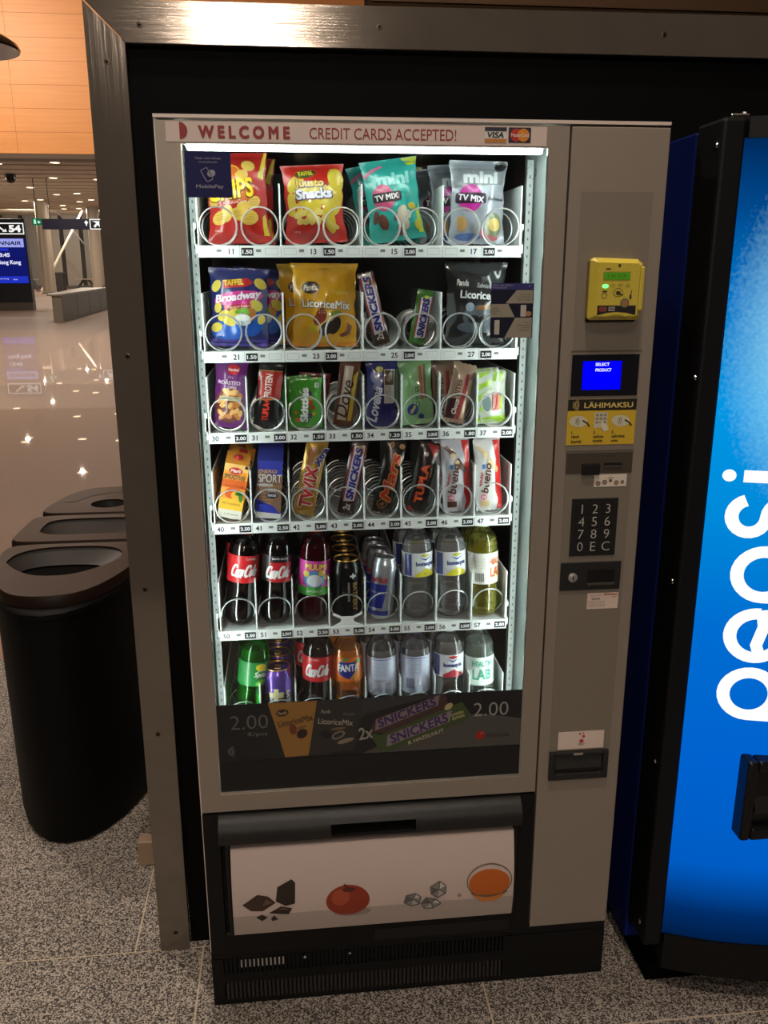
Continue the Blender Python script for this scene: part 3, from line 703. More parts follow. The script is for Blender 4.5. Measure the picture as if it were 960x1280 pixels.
# ------------------------------------------------------------------ shelves
FL = {1: 1.6240, 2: 1.4335, 3: 1.2785, 4: 1.0955, 5: 0.8655, 6: 0.6320}
LX, LW, SY = 0.053, 0.075, 0.085
CR = 0.0335
Y0 = SY + 0.0072
NAVY = M((18, 22, 54), 0.5); TAGB = M((22, 22, 26), 0.4); CHIP = M((120, 122, 120), 0.5); SLOT = M((186, 190, 190), 0.5)
TRAYM = M((206, 210, 208), 0.45)


def helix(cx, F, pitch, mirror=1, start=450, depth=0.43):
    pts = []; n = 22; cz = F + CR + 0.0018
    a = start
    while a > 90:
        q = math.radians(a); pts.append((cx + mirror*CR*math.cos(q), Y0 + 0.0012*(a-450)/360*0, cz + CR*math.sin(q))); a -= 360/n
    turns = max(1, int((depth - Y0)/pitch))
    turns = min(turns, 9)
    for k in range(turns*n+1):
        q = math.radians(90 - 360*k/n); pts.append((cx + mirror*CR*math.cos(q), Y0 + pitch*k/n, cz + CR*math.sin(q)))
    return G().tube(pts, 0.00145, 6)


def shelf(row, label, nums, prices, pitches):
    F = FL[row]
    t = thing('product_shelf', label, 'shelf', (0.353, 0.3, F), (0, 0, 0), 'shelves of the vending machine')
    obj('tray', G().box(LX, LX+8*LW, SY+0.003, 0.56, F-0.010, F-0.0005), TRAYM, t)
    ps = obj('price_strip', G().box(LX-0.0005, LX+8*LW+0.0005, SY, SY+0.003, F-0.0195, F+0.0015, 0.0007, 1), WHITE, t)
    for sx in (LX-0.0045, LX+8*LW+0.0015):
        obj('side_rail', G().box(sx, sx+0.003, SY+0.004, 0.56, F-0.012, F+0.030).box(sx-0.002, sx+0.003, SY+0.004, SY+0.02, F+0.004, F+0.04), WHITE, t)
    wide = row < 3
    for i in range(0, 9, 2 if wide else 1):
        x = LX+LW*i
        x = min(max(x, LX+0.0014), LX+8*LW-0.0014)
        obj('divider', G().box(x-0.0014, x+0.0014, SY+0.0035, 0.50, F+0.0005, F+0.108, 0.0005, 1), WHITE, t)
    for i in range(8):
        p = pitches[i]
        if not p: continue
        st = 450 if row < 5 else 185
        obj('spiral', helix(LX+LW*(i+0.5), F, p, -1 if (wide and i % 2) else 1, st), WIRE, t, True)
    zc = F-0.009
    SS = flat(SY)
    if not nums: return t
    for k, nm in enumerate(nums):
        if wide:
            x0 = LX+0.15*k; xn = x0+0.0595; xp = (x0+0.0778, x0+0.0995); chips = (x0+0.0375, x0+0.109)
            slots = [(x0+0.121, x0+0.144)] + ([(x0+0.005, x0+0.028)])
        else:
            x0 = LX+LW*k; xn = x0+0.0125; xp = (x0+0.0495, x0+0.0725); chips = (x0+0.037,); slots = []
        tg = obj('number_tag', G().box(xn-0.0105, xn+0.0105, SY-0.0006, SY, F-0.0165, F-0.0015), M((232, 234, 234), 0.5), t)
        lay('lettering', tg, flat(SY-0.0006), [text(nm, xn, zc, h=0.0102, bold=0.018)], NAVY, 0.0003)
        pt = obj('price_tag', G().box(xp[0], xp[1], SY-0.0006, SY, F-0.0165, F-0.0025), TAGB, t)
        lay('lettering', pt, flat(SY-0.0006), [text(prices[k], (xp[0]+xp[1])/2, zc-0.0005, (xp[1]-xp[0])*0.82, 0.0072, bold=0.03)], M((236, 238, 240), 0.5), 0.0003)
        lay('strip_notch', ps, SS, [rect(c-0.0045, c+0.0045, zc-0.001, zc+0.004) for c in chips], CHIP, 0.0003)
        if slots: lay('empty_slot', ps, SS, [q for a, b in slots for q in (rect(a, b, zc+0.0055, zc+0.0063), rect(a, b, zc-0.0063, zc-0.0055), rect(a, a+0.0008, zc-0.0063, zc+0.0063), rect(b-0.0008, b, zc-0.0063, zc+0.0063))], SLOT, 0.0003)
        lay('lane_mark', ps, SS, [rect(x0-0.0005, x0+0.0005, F-0.019, F+0.001)] + ([rect(x0+0.0745, x0+0.0755, F-0.019, F+0.001)] if wide else []), SLOT, 0.0004)
    return t


PB = 0.070
shelf(1, 'topmost shelf of the machine, tags 11 to 17, holding crisps and sweet bags', ('11', '13', '15', '17'), ('1.50', '1.50', '2.00', '2.00'), [PB]*8)
shelf(2, 'second shelf from the top, tags 21 to 27, holding bags and two bars', ('21', '23', '25', '27'), ('1.50', '2.00', '2.00€', '2.00'), [PB]*4+[0.019]*2+[PB]*2)
shelf(3, 'third shelf from the top, tags 30 to 37, holding small snack packs', ('30', '31', '32', '33', '34', '35', '36', '37'), ('3.00', '3.00', '1.50', '1.50', '1.20', '2.00€', '1.80', '2.00'), [0.045, 0.035, 0.035, 0.024, 0.030, 0.036, 0.024, 0.036])
shelf(4, 'fourth shelf from the top, tags 40 to 47, holding cartons and chocolate bars', ('40', '41', '42', '43', '44', '45', '46', '47'), ('2.50', '2.50', '2.00', '2.00', '2.00', '2.00', '2.00', '2.00'), [0.056, 0.056, 0.028, 0.028, 0.028, 0.028, 0.032, 0.032])
s5 = shelf(5, 'fifth shelf from the top, tags 50 to 57, holding bottles and slim cans', ('50', '51', '52', '53', '54', '55', '56', '57'), ('2.50', '2.50€', '2.50', '3.00', '3.00', '2.50€', '2.50€', '2.80'), [0.072]*3+[0.070, 0.060]+[0.072]*3)
shelf(6, 'lowest shelf, half hidden behind the dark price banner, holding drinks', None, None, [0.072]*8)
# cradle that stops the black can
cx = LX+LW*3.5; F = FL[5]
obj('can_cradle', G().prism([(cx-0.033, F), (cx+0.033, F), (cx+0.022, F+0.006), (cx+0.014, F+0.010), (cx+0.013, F+0.017), (cx+0.031, F+0.026), (cx+0.031, F+0.031), (cx+0.012, F+0.0215), (cx-0.012, F+0.0215), (cx-0.031, F+0.031), (cx-0.031, F+0.026), (cx-0.013, F+0.017), (cx-0.014, F+0.010), (cx-0.022, F+0.006)], SY+0.0035, SY+0.0055), WHITE, s5)
# perforated wall rails that carry the shelves
for x0 in (0.668, 0.0385):
    rl = obj('shelf_rail', G().box(x0, x0+0.012, 0.118, 0.122, 0.56, 1.78), M((168, 176, 174), 0.4), vm)
    lay('rail_holes', rl, flat(0.118), [rect(x0+0.0048, x0+0.0072, 0.58+0.016*k, 0.585+0.016*k) for k in range(74)], M((84, 88, 87), 0.6), 0.0003)['kind'] = 'stuff'


# ------------------------------------------------------------------ packages
class Pack:
    def __init__(s, t, S, curved=True): s.t = t; s.S = S; s.c = curved

    def T(s, shapes, rgb, layer=2, name='lettering', rough=0.35, metal=0.0):
        return lay(name, s.t, s.S, shapes if isinstance(shapes, list) else [shapes], M(tuple(int(c_*0.93) for c_ in rgb), rough, metal, 0.3), 0.0005+0.00035*layer, 0.006 if s.c else None)

    def D(s, name, shapes, rgb, layer=1, rough=0.3, metal=0.0): return s.T(shapes, rgb, layer, name, rough, metal)


def pose(F, w, roll): return F + 0.0045 + abs(math.sin(math.radians(roll)))*w/2


def bag(name, label, cat, w, h, t, rgb, x, row, pitch, roll=0, seal=0.008, crk=0.0019, pinch=0.085, seed=1, n=None, rough=0.28, metal=0, zig=0.0, group=None, back=-3):
    y = Y0 + pitch/2
    th = thing(name, label, cat, (x, y, pose(FL[row], w, roll)), (math.radians(back), math.radians(roll), 0), group, True)
    rs = random.Random(seed)
    ph = [rs.uniform(0, 6.28) for _ in range(8)]; fr_ = [rs.uniform(0.8, 1.3) for _ in range(8)]

    def crinkle(u, v, g):
        e = 1-g*0.75
        q = math.sin(u*fr_[0]*260+ph[0]+v*40)*e + 0.7*math.sin(u*fr_[1]*140-v*fr_[2]*90+ph[1]) + 0.6*math.sin(u*fr_[3]*90+v*fr_[4]*130+ph[2]) + 0.5*math.sin(v*fr_[5]*210+u*70+ph[3])*e
        return crk*q*0.6

    def S(u, v, off=0, side=-1):
        a = max(-1, min(1, 2*u/w)); vv = max(0, min(1, (v-seal)/(h-2*seal)))
        gg = max(0.0, math.sin(PI*vv))**0.55
        f = (1-abs(a)**2.6)
        d = t/2*gg*f
        edge = min(1, (1-abs(a))*5)
        yy = d + crinkle(u, v, gg)*edge*(0.35+gg*0.65)*(1 if side < 0 else 0.5) + 0.0005
        wv = 1 + 0.018*math.sin(v*95+ph[6]) + 0.012*math.sin(v*210+ph[7])
        return (u*(1-pinch*gg)*wv, side*(yy+off), v)
    g = G(); nu = max(8, int(w/0.0045)); nv = max(12, int(h/0.0045))
    for side in (-1, 1):
        st = len(g.v)
        for j in range(nv+1):
            for i in range(nu+1):
                u = -w/2+w*i/nu; v = h*j/nv
                p = S(u, v, 0, side)
                if zig and j in (0, nv): p = (p[0], p[1], v + zig*(1 if i % 2 else -1) + zig)
                g.v.append(p)
        for j in range(nv):
            for i in range(nu):
                a = st+j*(nu+1)+i; q = (a, a+1, a+nu+2, a+nu+1)
                g.f.append(q if side < 0 else q[::-1])
    m = M(tuple(int(c_*0.9) for c_ in rgb), rough, metal, 0.35)
    obj('wrapper', g, m, th, True)
    return Pack(th, S)


def behind(p, dx, dy, label, droll=0, dz=0):
    c = copy_tree(p.t)
    c.location = (p.t.location.x+dx, p.t.location.y+dy, p.t.location.z)
    c.rotation_euler = (p.t.rotation_euler.x, p.t.rotation_euler.y+math.radians(droll), 0)
    c['label'] = label
    return c


def chip(u, v, a, r): return ell(u, v, a, a*0.72, r, 12)


# ---- shelf 1
gA = 'snack bags on the top shelf'
p = bag('crisp_bag', 'red crisp bag with yellow letters, half hidden behind the dark square sticker', 'snack bag', 0.116, 0.158, 0.042, (196, 40, 34), 0.128, 1, PB, -1.5, seed=3, group=gA)
p.D('orange_patch', [poly((-0.05, 0.07), (0.03, 0.075), (0.035, 0.10), (0.0, 0.135), (-0.052, 0.13))], (214, 110, 40), 0)
p.D('crisp_picture', [chip(-0.035, 0.045, 0.017, 20), chip(-0.022, 0.052, 0.016, 70), chip(0.0, 0.05, 0.015, -20), chip(0.022, 0.044, 0.018, 10), chip(0.032, 0.070, 0.014, 40), chip(0.012, 0.118, 0.013, 10), chip(0.024, 0.134, 0.013, -15), chip(-0.045, 0.075, 0.013, 60), chip(0.010, 0.062, 0.014, 30)], (224, 186, 84), 1)
p.D('crisp_ridges', [stroke([(cx-0.009, cz+k*0.004-0.004), (cx+0.009, cz+k*0.004-0.002)], 0.001) for cx, cz in ((-0.035, 0.045), (0.022, 0.044), (0.032, 0.07), (0.0, 0.05)) for k in range(3)], (190, 140, 50), 2)
p.D('yellow_edge', [poly((0.043, 0.115), (0.052, 0.157), (0.0565, 0.157), (0.054, 0.11)), poly((0.045, 0.012), (0.055, 0.012), (0.054, 0.05), (0.048, 0.045))], (226, 200, 50), 1)
p.D('ring_mark', [ring(-0.010, 0.118, 0.021, 0.019, 0.0022)], (240, 190, 60), 2)
p.D('lettering_shadow', [text('CHIPS', -0.0115, 0.0915, 0.092, 0.036, 6, 0.05, 0.07)], (120, 66, 24), 2)
p.T(text('CHIPS', -0.012, 0.093, 0.090, 0.034, 6, 0.05, 0.03), (246, 214, 40), 3)
p.T([text('PERUNALASTU', -0.002, 0.0705, 0.05, 0.004, 3), text('180 g', -0.038, 0.022, 0.014, 0.004)], (236, 216, 200), 3)
behind(p, 0.006, PB, 'second red crisp bag, standing behind the front red crisp bag', 3)

p = bag('cheese_puff_bag', 'red and yellow cheese snack bag with lilac and white lettering', 'snack bag', 0.116, 0.138, 0.044, (206, 44, 34), 0.270, 1, PB, -2.5, seed=5, group=gA)
p.D('yellow_puffs', [ell(-0.035, 0.105, 0.02, 0.012, 40), ell(0.045, 0.11, 0.015, 0.022, 20), ell(0.038, 0.075, 0.019, 0.03, -10), ell(-0.02, 0.06, 0.035, 0.013, 10), ell(0.028, 0.045, 0.012, 0.03, 10), ell(-0.045, 0.07, 0.008, 0.02), ell(0.0, 0.085, 0.04, 0.02)], (222, 196, 60), 0)
p.D('puff_picture', [ell(-0.035+0.011*k, 0.048+0.006*math.sin(k*2.1), 0.009, 0.006, 40*k, 10) for k in range(6)] + [ell(-0.03+0.012*k, 0.038, 0.008, 0.006, 30*k, 10) for k in range(4)] + [ell(0.027, 0.035, 0.010, 0.005, -40), ell(0.036, 0.028, 0.010, 0.005, -20)], (232, 206, 110), 2)
p.D('round_badge', [ring(-0.030, 0.058, 0.0095, 0.008, 0.003, 0, 16, 0, 200)], (190, 40, 50), 3)
p.D('brand_oval', [ell(-0.014, 0.122, 0.021, 0.0085, 5)], (60, 90, 40), 1); p.D('brand_oval_rim', [ring(-0.014, 0.122, 0.022, 0.0095, 0.0016, 5)], (222, 60, 40), 2)
p.T(text('TAFFEL', -0.014, 0.1225, 0.030, 0.0085, 4, 0, 0.03), (236, 208, 60), 3)
p.D('lettering_shadow', [text('Juusto', -0.0075, 0.1025, 0.062, 0.020, 0, 0, 0.09), text('Snacks', 0.0005, 0.085, 0.074, 0.020, 2, 0, 0.10)], (90, 50, 110), 3)
p.T(text('Juusto', -0.008, 0.103, 0.058, 0.018, 0, 0, 0.04), (238, 200, 80), 4)
p.T(text('Snacks', 0.0, 0.086, 0.070, 0.0185, 2, 0, 0.045), (240, 238, 246), 4)
p.T(text('235 g', -0.036, 0.020, 0.012, 0.0042), (240, 220, 210), 3)

GREYF = (168, 174, 182)
p = bag('mixed_sweet_bag', 'front turquoise mini sweet bag with a pink oval mark, tag 15', 'sweet bag', 0.107, 0.146, 0.036, (52, 178, 166), 0.424, 1, PB, -7.5, seed=8, group=gA)
p.D('lime_corner', [poly((0.022, 0.145), (0.036, 0.131), (0.052, 0.132), (0.0525, 0.145)), poly((0.043, 0.01), (0.052, 0.01), (0.051, 0.06), (0.045, 0.05))], (196, 208, 44), 1)
p.D('pink_corner', [poly((-0.0525, 0.122), (-0.035, 0.131), (-0.012, 0.137), (-0.014, 0.132), (-0.03, 0.127), (-0.052, 0.115))], (214, 120, 150), 1)
p.T(text('mini', 0.004, 0.110, 0.066, 0.022, 0, 0, 0.05), (150, 218, 210), 1)
p.D('pink_oval', [ell(-0.020, 0.078, 0.0215, 0.024, 10)], (206, 84, 124), 2)
p.D('black_banner', [rrect(-0.041, 0.016, 0.070, 0.087, 0.004)], (40, 26, 34), 3)
p.T(text('TV MIX', -0.014, 0.0785, 0.048, 0.0105, 2, 0, 0.04), (236, 228, 230), 4)
p.T(text('Kapoi!', 0.029, 0.078, 0.021, 0.0065), (130, 190, 180), 2)
p.D('sweets_picture', [ell(-0.025, 0.035, 0.009, 0.015, 20), ell(-0.040, 0.045, 0.006, 0.012, -10), ell(0.004, 0.042, 0.009, 0.007, 30), ell(0.008, 0.02, 0.008, 0.012)], (110, 66, 56), 2)
p.D('sweets_picture', [ell(0.014, 0.05, 0.013, 0.009, 50), ell(0.016, 0.03, 0.01, 0.013, 20), ell(0.026, 0.044, 0.007, 0.008)], (206, 192, 170), 3)
p.D('sweets_picture', [ell(0.036, 0.058, 0.009, 0.006, -20), ell(0.043, 0.025, 0.007, 0.009)], (196, 180, 60), 3)
behind(p, -0.014, 0.062, 'turquoise sweet bag right behind the front turquoise one', -3, 0.004)
behind(p, 0.010, PB*2-0.01, 'farther turquoise sweet bag with its lime corner showing above', 8, 0.006)

p = bag('mixed_sweet_bag', 'front silver grey mini sweet bag with a magenta oval mark, tag 17', 'sweet bag', 0.110, 0.150, 0.036, (176, 182, 192), 0.575, 1, PB, 1.0, seed=11, group=gA, metal=0.25)
p.D('grey_head_band', [poly((-0.054, 0.135), (-0.05, 0.1), (0.05, 0.108), (0.054, 0.136))], (128, 132, 136), 0)
p.T(text('mini', 0.003, 0.119, 0.070, 0.022, 0, 0, 0.05), (208, 212, 216), 1)
p.D('black_corner', [ell(0.042, 0.140, 0.012, 0.009, 20)], (34, 32, 34), 1)
p.D('magenta_oval', [ell(-0.018, 0.082, 0.024, 0.025, 10)], (190, 40, 146), 2)
p.D('black_banner', [rrect(-0.047, 0.014, 0.072, 0.091, 0.004)], (44, 22, 40), 3)
p.T(text('TV MIX', -0.0165, 0.081, 0.052, 0.0115, -6, 0, 0.04), (240, 232, 240), 4)
p.T(text('Original', 0.034, 0.080, 0.032, 0.008, 0, 0, 0.02), (60, 60, 66), 2)
p.D('sweets_picture', [ell(-0.034, 0.036, 0.010, 0.014, 20)], (204, 160, 96), 2)
p.D('sweets_picture', [ell(-0.018, 0.012, 0.026, 0.007)], (84, 110, 170), 2)
p.D('sweets_picture', [ell(0.032, 0.035, 0.019, 0.021)], (120, 130, 96), 2); p.D('sweets_picture', [ell(0.034, 0.035, 0.012, 0.012)], (228, 196, 110), 3)
p.D('sweets_picture', [ell(0.03, 0.012, 0.012, 0.006), ell(0.012, 0.02, 0.008, 0.01)], (206, 110, 120), 1)
behind(p, -0.022, 0.058, 'silver grey sweet bag directly behind the front silver one', -4, -0.006)
behind(p, -0.036, PB*2-0.02, 'rearmost silver grey sweet bag peeking out on the left', -5, -0.010)

# ---- shelf 2
gB = 'snack bags on the second shelf'
p = bag('crisp_bag', 'front blue crisp bag with a pink name band and yellow chips', 'snack bag', 0.114, 0.146, 0.040, (34, 42, 112), 0.117, 2, PB, 2.0, seed=14, group=gB)
p.D('bright_blue_patch', [ell(-0.01, 0.036, 0.045, 0.022, 10), ell(0.02, 0.05, 0.03, 0.03)], (36, 96, 196), 0)
p.D('violet_foot', [poly((-0.056, 0.002), (0.056, 0.002), (0.054, 0.014), (-0.054, 0.014))], (84, 60, 160), 0)
p.D('brand_patch', [poly((-0.032, 0.123), (0.018, 0.128), (0.03, 0.12), (0.016, 0.112), (-0.03, 0.108))], (190, 40, 44), 1)
p.T(text('TAFFEL', -0.010, 0.1195, 0.040, 0.011, 5, 0, 0.04), (232, 210, 50), 2)
p.D('pink_band', [ell(0.0, 0.091, 0.050, 0.013, 7), poly((-0.045, 0.085), (-0.05, 0.078), (0.03, 0.09), (0.048, 0.1))], (206, 50, 140), 1)
p.T(text('Broadway', -0.001, 0.092, 0.092, 0.019, 8, 0.25, 0.04), (238, 236, 244), 3)
p.D('red_ribbon', [poly((-0.030, 0.077), (0.028, 0.082), (0.028, 0.074), (-0.03, 0.068))], (190, 44, 70), 2); p.T(text('sour cream & onion', 0.0, 0.0755, 0.046, 0.0045, 5), (236, 226, 230), 3)
p.D('crisp_picture', [chip(-0.044, 0.112, 0.012, 60), chip(0.043, 0.118, 0.013, -30), chip(-0.03, 0.058, 0.014, 20), chip(-0.018, 0.05, 0.015, -20), chip(-0.006, 0.066, 0.014, 20), chip(0.036, 0.078, 0.014, -30), chip(-0.043, 0.072, 0.010, 60), chip(-0.044, 0.036, 0.012, 20), chip(0.046, 0.052, 0.010, 50)], (226, 206, 86), 2)
p.D('onion_picture', [ell(0.022, 0.060, 0.016, 0.012, 30)], (200, 130, 60), 3); p.D('bowl_picture', [ell(0.008, 0.051, 0.018, 0.011)], (206, 220, 224), 4); p.D('dip_picture', [ell(0.008, 0.055, 0.015, 0.006)], (240, 244, 240), 5)
p.D('herb_picture', [ell(0.006, 0.068, 0.014, 0.004, 15), ell(0.014, 0.0665, 0.01, 0.004, -20)], (110, 170, 60), 5)
p.T(text('180 g', -0.036, 0.021, 0.014, 0.004), (230, 230, 240), 2)
behind(p, 0.034, PB, 'blue crisp bag behind the front blue one, showing on its right', 3)

p = bag('liquorice_bag', 'front yellow liquorice mix bag with a dark oval logo', 'sweet bag', 0.128, 0.156, 0.040, (238, 176, 28), 0.282, 2, PB, 0.5, seed=17, group=gB)
p.D('hang_hole', [poly((-0.012, 0.148), (0.012, 0.148), (0.006, 0.1435), (-0.006, 0.1435))], (206, 150, 24), 1)
p.D('dark_oval', [ell(-0.029, 0.111, 0.0175, 0.0115, 4)], (52, 34, 26), 1)
p.T(text('Panda', -0.029, 0.111, 0.027, 0.012, 4, 0.25, 0.03), (240, 232, 216), 2)
p.T(text('Original', 0.028, 0.102, 0.038, 0.009, -6, 0.2), (248, 214, 130), 1)
p.D('lettering_shadow', [text('LicoriceMix', 0.003, 0.0795, 0.104, 0.0165, -3, 0, 0.07)], (84, 58, 40), 1)
p.T(text('LicoriceMix', 0.003, 0.080, 0.102, 0.0155, -3, 0, 0.035), (246, 240, 226), 2)
p.D('candy_picture', [ell(-0.008, 0.059, 0.011, 0.014, -15), ell(-0.016, 0.05, 0.009, 0.010)], (140, 56, 40), 2); p.D('candy_dots', [ell(-0.012+0.005*(k % 3), 0.064+0.004*(k//3), 0.0012, 0.0012, 0, 6) for k in range(6)], (230, 210, 200), 3)
p.D('candy_picture', [ell(0.022, 0.063, 0.013, 0.0055, 10)], (128, 150, 50), 2); p.D('candy_picture', [ell(0.003, 0.035, 0.018, 0.011, 40), ell(0.020, 0.040, 0.010, 0.018, -30)], (50, 40, 34), 2)
p.D('candy_picture', [ell(-0.026, 0.035, 0.010, 0.009)], (220, 196, 40), 2); p.D('candy_picture', [poly((0.028, 0.022), (0.034, 0.018), (0.050, 0.024), (0.054, 0.040), (0.046, 0.046), (0.042, 0.030))], (130, 76, 66), 2)
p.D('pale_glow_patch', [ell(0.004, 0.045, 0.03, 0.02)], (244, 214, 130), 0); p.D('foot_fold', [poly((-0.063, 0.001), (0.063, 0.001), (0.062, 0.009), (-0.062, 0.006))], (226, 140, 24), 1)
behind(p, -0.024, 0.060, 'yellow liquorice bag behind the front yellow one, showing on its left', -1, -0.004)


def nut_bar(label, x, row, w, h, t, roll, rgb, seed, pitch, patch, two=True, size=0.8, dxt=0):
    p = bag('chocolate_bar', label, 'chocolate bar', w, h, t, rgb, x, row, pitch, roll, 0.007, 0.0006, 0.02, seed, zig=0.0012, group='chocolate bars in the machine')
    cv = h*0.52 + (0.008 if two else 0); L = h*size; u = dxt
    p.D('white_edge', [poly((u-w*0.30, cv-L/2-0.003), (u+w*0.33, cv-L/2+0.001), (u+w*0.33, cv+L/2+0.003), (u-w*0.30, cv+L/2-0.002))], (226, 220, 226), 1)
    p.D('red_line', [stroke([(u-w*0.36, cv-L/2), (u-w*0.36, cv+L/2-0.004)], w*0.07), stroke([(u+w*0.39, cv-L/2+0.004), (u+w*0.39, cv+L/2)], w*0.06)], (170, 50, 60), 1)
    p.T(text('SNICKERS', u+w*0.01, cv, L*0.94, w*0.46, 90, 0.15, 0.05), (44, 40, 140), 3)
    p.D('peanut_picture', [ell(w*0.1, h-0.014, w*0.18, 0.006, 40, 10), ell(w*0.22, h-0.02, w*0.14, 0.005, 20, 10)], patch, 2)
    if two: p.T(text('2x', u-w*0.02, 0.0175, 0.014, w*0.42, 90, 0.1, 0.03), (232, 226, 220), 3)
    return p


nut_bar('brown nut chocolate bar leaning left beside the yellow liquorice bags', 0.392, 2, 0.033, 0.138, 0.016, -13.5, (62, 38, 32), 21, 0.040, (206, 160, 70))
nut_bar('small green hazelnut bar leaning right in an otherwise empty lane', 0.458, 2, 0.032, 0.104, 0.016, 11, (70, 130, 48), 22, 0.040, (190, 200, 70), False, 0.74, 0.003)

p = bag('liquorice_bag', 'black liquorice mix bag partly behind the tan instruction sticker', 'sweet bag', 0.122, 0.158, 0.036, (40, 40, 42), 0.577, 2, PB, 0.5, seed=25, group=gB, crk=0.002, rough=0.2)
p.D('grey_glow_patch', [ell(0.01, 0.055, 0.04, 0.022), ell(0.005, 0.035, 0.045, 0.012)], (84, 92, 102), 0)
p.T(text('Panda', -0.030, 0.119, 0.025, 0.012, -3, 0.25, 0.02), (206, 206, 206), 2); p.T(text('Salmiakki', 0.018, 0.113, 0.036, 0.0085, -4, 0.2), (196, 196, 196), 2)
p.T(text('LicoriceMix', 0.012, 0.095, 0.094, 0.0155, -3, 0, 0.035), (226, 226, 228), 2)
p.D('candy_picture', [ell(-0.015, 0.073, 0.009, 0.0085)], (140, 150, 164), 2); p.D('candy_picture', [ell(0.014, 0.072, 0.016, 0.005, 6)], (150, 104, 60), 2)
p.D('candy_picture', [ell(-0.006, 0.05, 0.012, 0.008), ell(0.016, 0.05, 0.014, 0.008, 20)], (22, 22, 24), 2)

# ---- shelf 3
gC = 'snack packs on the third shelf'
p = bag('nut_bag', 'purple bag of roasted nuts with a red round logo', 'snack bag', 0.064, 0.133, 0.030, (112, 40, 118), 0.0915, 3, 0.045, 4.5, seed=31, group=gC)
p.D('red_round_logo', [ell(0.005, 0.113, 0.013, 0.010, 5)], (206, 34, 40), 1); p.T(text('Nutisal', 0.005, 0.113, 0.021, 0.006, 0, 0.15, 0.03), (240, 226, 226), 2)
p.T([text('Dry', 0.0, 0.098, 0.010, 0.006), text('ROASTED', -0.003, 0.088, 0.046, 0.007, -2, 0, 0.02), text('Gourmet', 0.003, 0.080, 0.020, 0.006, 0, 0.2)], (226, 206, 226), 2)
rn = random.Random(4)
p.D('nut_bowl_patch', [ell(-0.002, 0.044, 0.029, 0.034)], (120, 60, 44), 0)
p.D('nut_picture', [ell(rn.uniform(-0.024, 0.022), rn.uniform(0.018, 0.074), 0.0075, 0.0052, rn.uniform(0, 180), 9) for _ in range(16)], (196, 124, 60), 1)
p.D('nut_picture', [ell(rn.uniform(-0.024, 0.022), rn.uniform(0.018, 0.074), 0.007, 0.0045, rn.uniform(0, 180), 9) for _ in range(14)], (228, 178, 110), 2)
p.D('pale_ribbon', [poly((-0.022, 0.055), (0.022, 0.053), (0.022, 0.061), (-0.022, 0.062))], (206, 204, 160), 3); p.T(text('CASHEW & PEANUT', 0.0, 0.058, 0.038, 0.0042), (60, 80, 50), 4)

p = bag('protein_bar', 'black and red protein bar leaning slightly to the right', 'snack bar', 0.047, 0.126, 0.018, (24, 21, 22), 0.160, 3, 0.035, 8.5, 0.007, 0.0007, 0.02, 33, zig=0.0012, group=gC)
p.D('red_upper_panel', [poly((-0.021, 0.052), (0.0235, 0.058), (0.0235, 0.110), (-0.0225, 0.106))], (176, 40, 36), 1)
p.D('gold_line', [stroke([(-0.023, 0.108), (0.0235, 0.111)], 0.0014), stroke([(-0.022, 0.051), (0.0235, 0.057)], 0.0014)], (214, 150, 70), 2)
p.T(text('PROTEIN', -0.002, 0.081, 0.044, 0.014, 90, 0, 0.02), (238, 224, 216), 2)
p.T(text('TUPLA+', -0.002, 0.033, 0.042, 0.0125, 90, 0, 0.05), (226, 60, 40), 2)
p.T(text('CHOCOLATE', -0.0165, 0.08, 0.036, 0.003, 90), (236, 206, 190), 2)

p = bag('chewy_sweet_bag', 'front bright green bag of fruit chews, lettering running upwards', 'sweet bag', 0.064, 0.098, 0.024, (76, 176, 44), 0.2415, 3, 0.035, 0.5, seed=35, group=gC)
p.T(text('Skittles', -0.004, 0.045, 0.068, 0.017, 88, 0.0, 0.05), (234, 240, 236), 2); p.D('lettering_shadow', [text('Skittles', -0.003, 0.0445, 0.070, 0.019, 88, 0, 0.10)], (44, 96, 60), 1)
p.D('rainbow_sweets', [ell(0.009, 0.050, 0.0045), ell(0.013, 0.040, 0.0045)], (214, 66, 44), 2); p.D('rainbow_sweets', [ell(0.010, 0.059, 0.0045), ell(0.016, 0.028, 0.004)], (230, 190, 50), 2); p.D('rainbow_sweets', [ell(0.008, 0.068, 0.0042), ell(0.008, 0.024, 0.0042)], (90, 50, 130), 2); p.D('rainbow_sweets', [ell(-0.018, 0.016, 0.006, 0.005), ell(-0.022, 0.03, 0.004)], (220, 130, 40), 2)
p.D('white_square', [rrect(0.018, 0.027, 0.078, 0.088, 0.002)], (214, 230, 214), 2); p.T(text('S', 0.0225, 0.083, h=0.006, bold=0.03), (60, 110, 60), 3)
behind(p, -0.012, 0.035, 'green fruit chew bag just behind the front green one', -6, 0.002)
q = behind(p, 0.014, 0.075, 'dark red fruit chew bag at the back of the green chew lane', 4, 0.014)
for ch in q.children:
    ch.data = ch.data.copy(); ch.data.materials[0] = film((130, 34, 44)) if ch.name.startswith('wrapper') else film((70, 30, 40))

p = bag('chocolate_bar', 'cream and brown chocolate bar with large script lettering', 'chocolate bar', 0.040, 0.132, 0.016, (112, 66, 44), 0.3125, 3, 0.024, 8, 0.007, 0.0006, 0.02, 37, zig=0.0012, group=gC)
p.D('cream_band', [poly((-0.014, 0.012), (0.004, 0.012), (0.007, 0.118), (-0.010, 0.118))], (214, 200, 184), 1)
p.D('yellow_band', [poly((0.007, 0.012), (0.015, 0.012), (0.0165, 0.110), (0.0085, 0.100))], (216, 188, 60), 1)
p.T(text('Dove', -0.004, 0.056, 0.072, 0.024, 84, 0.2, 0.01), (62, 36, 26), 3)

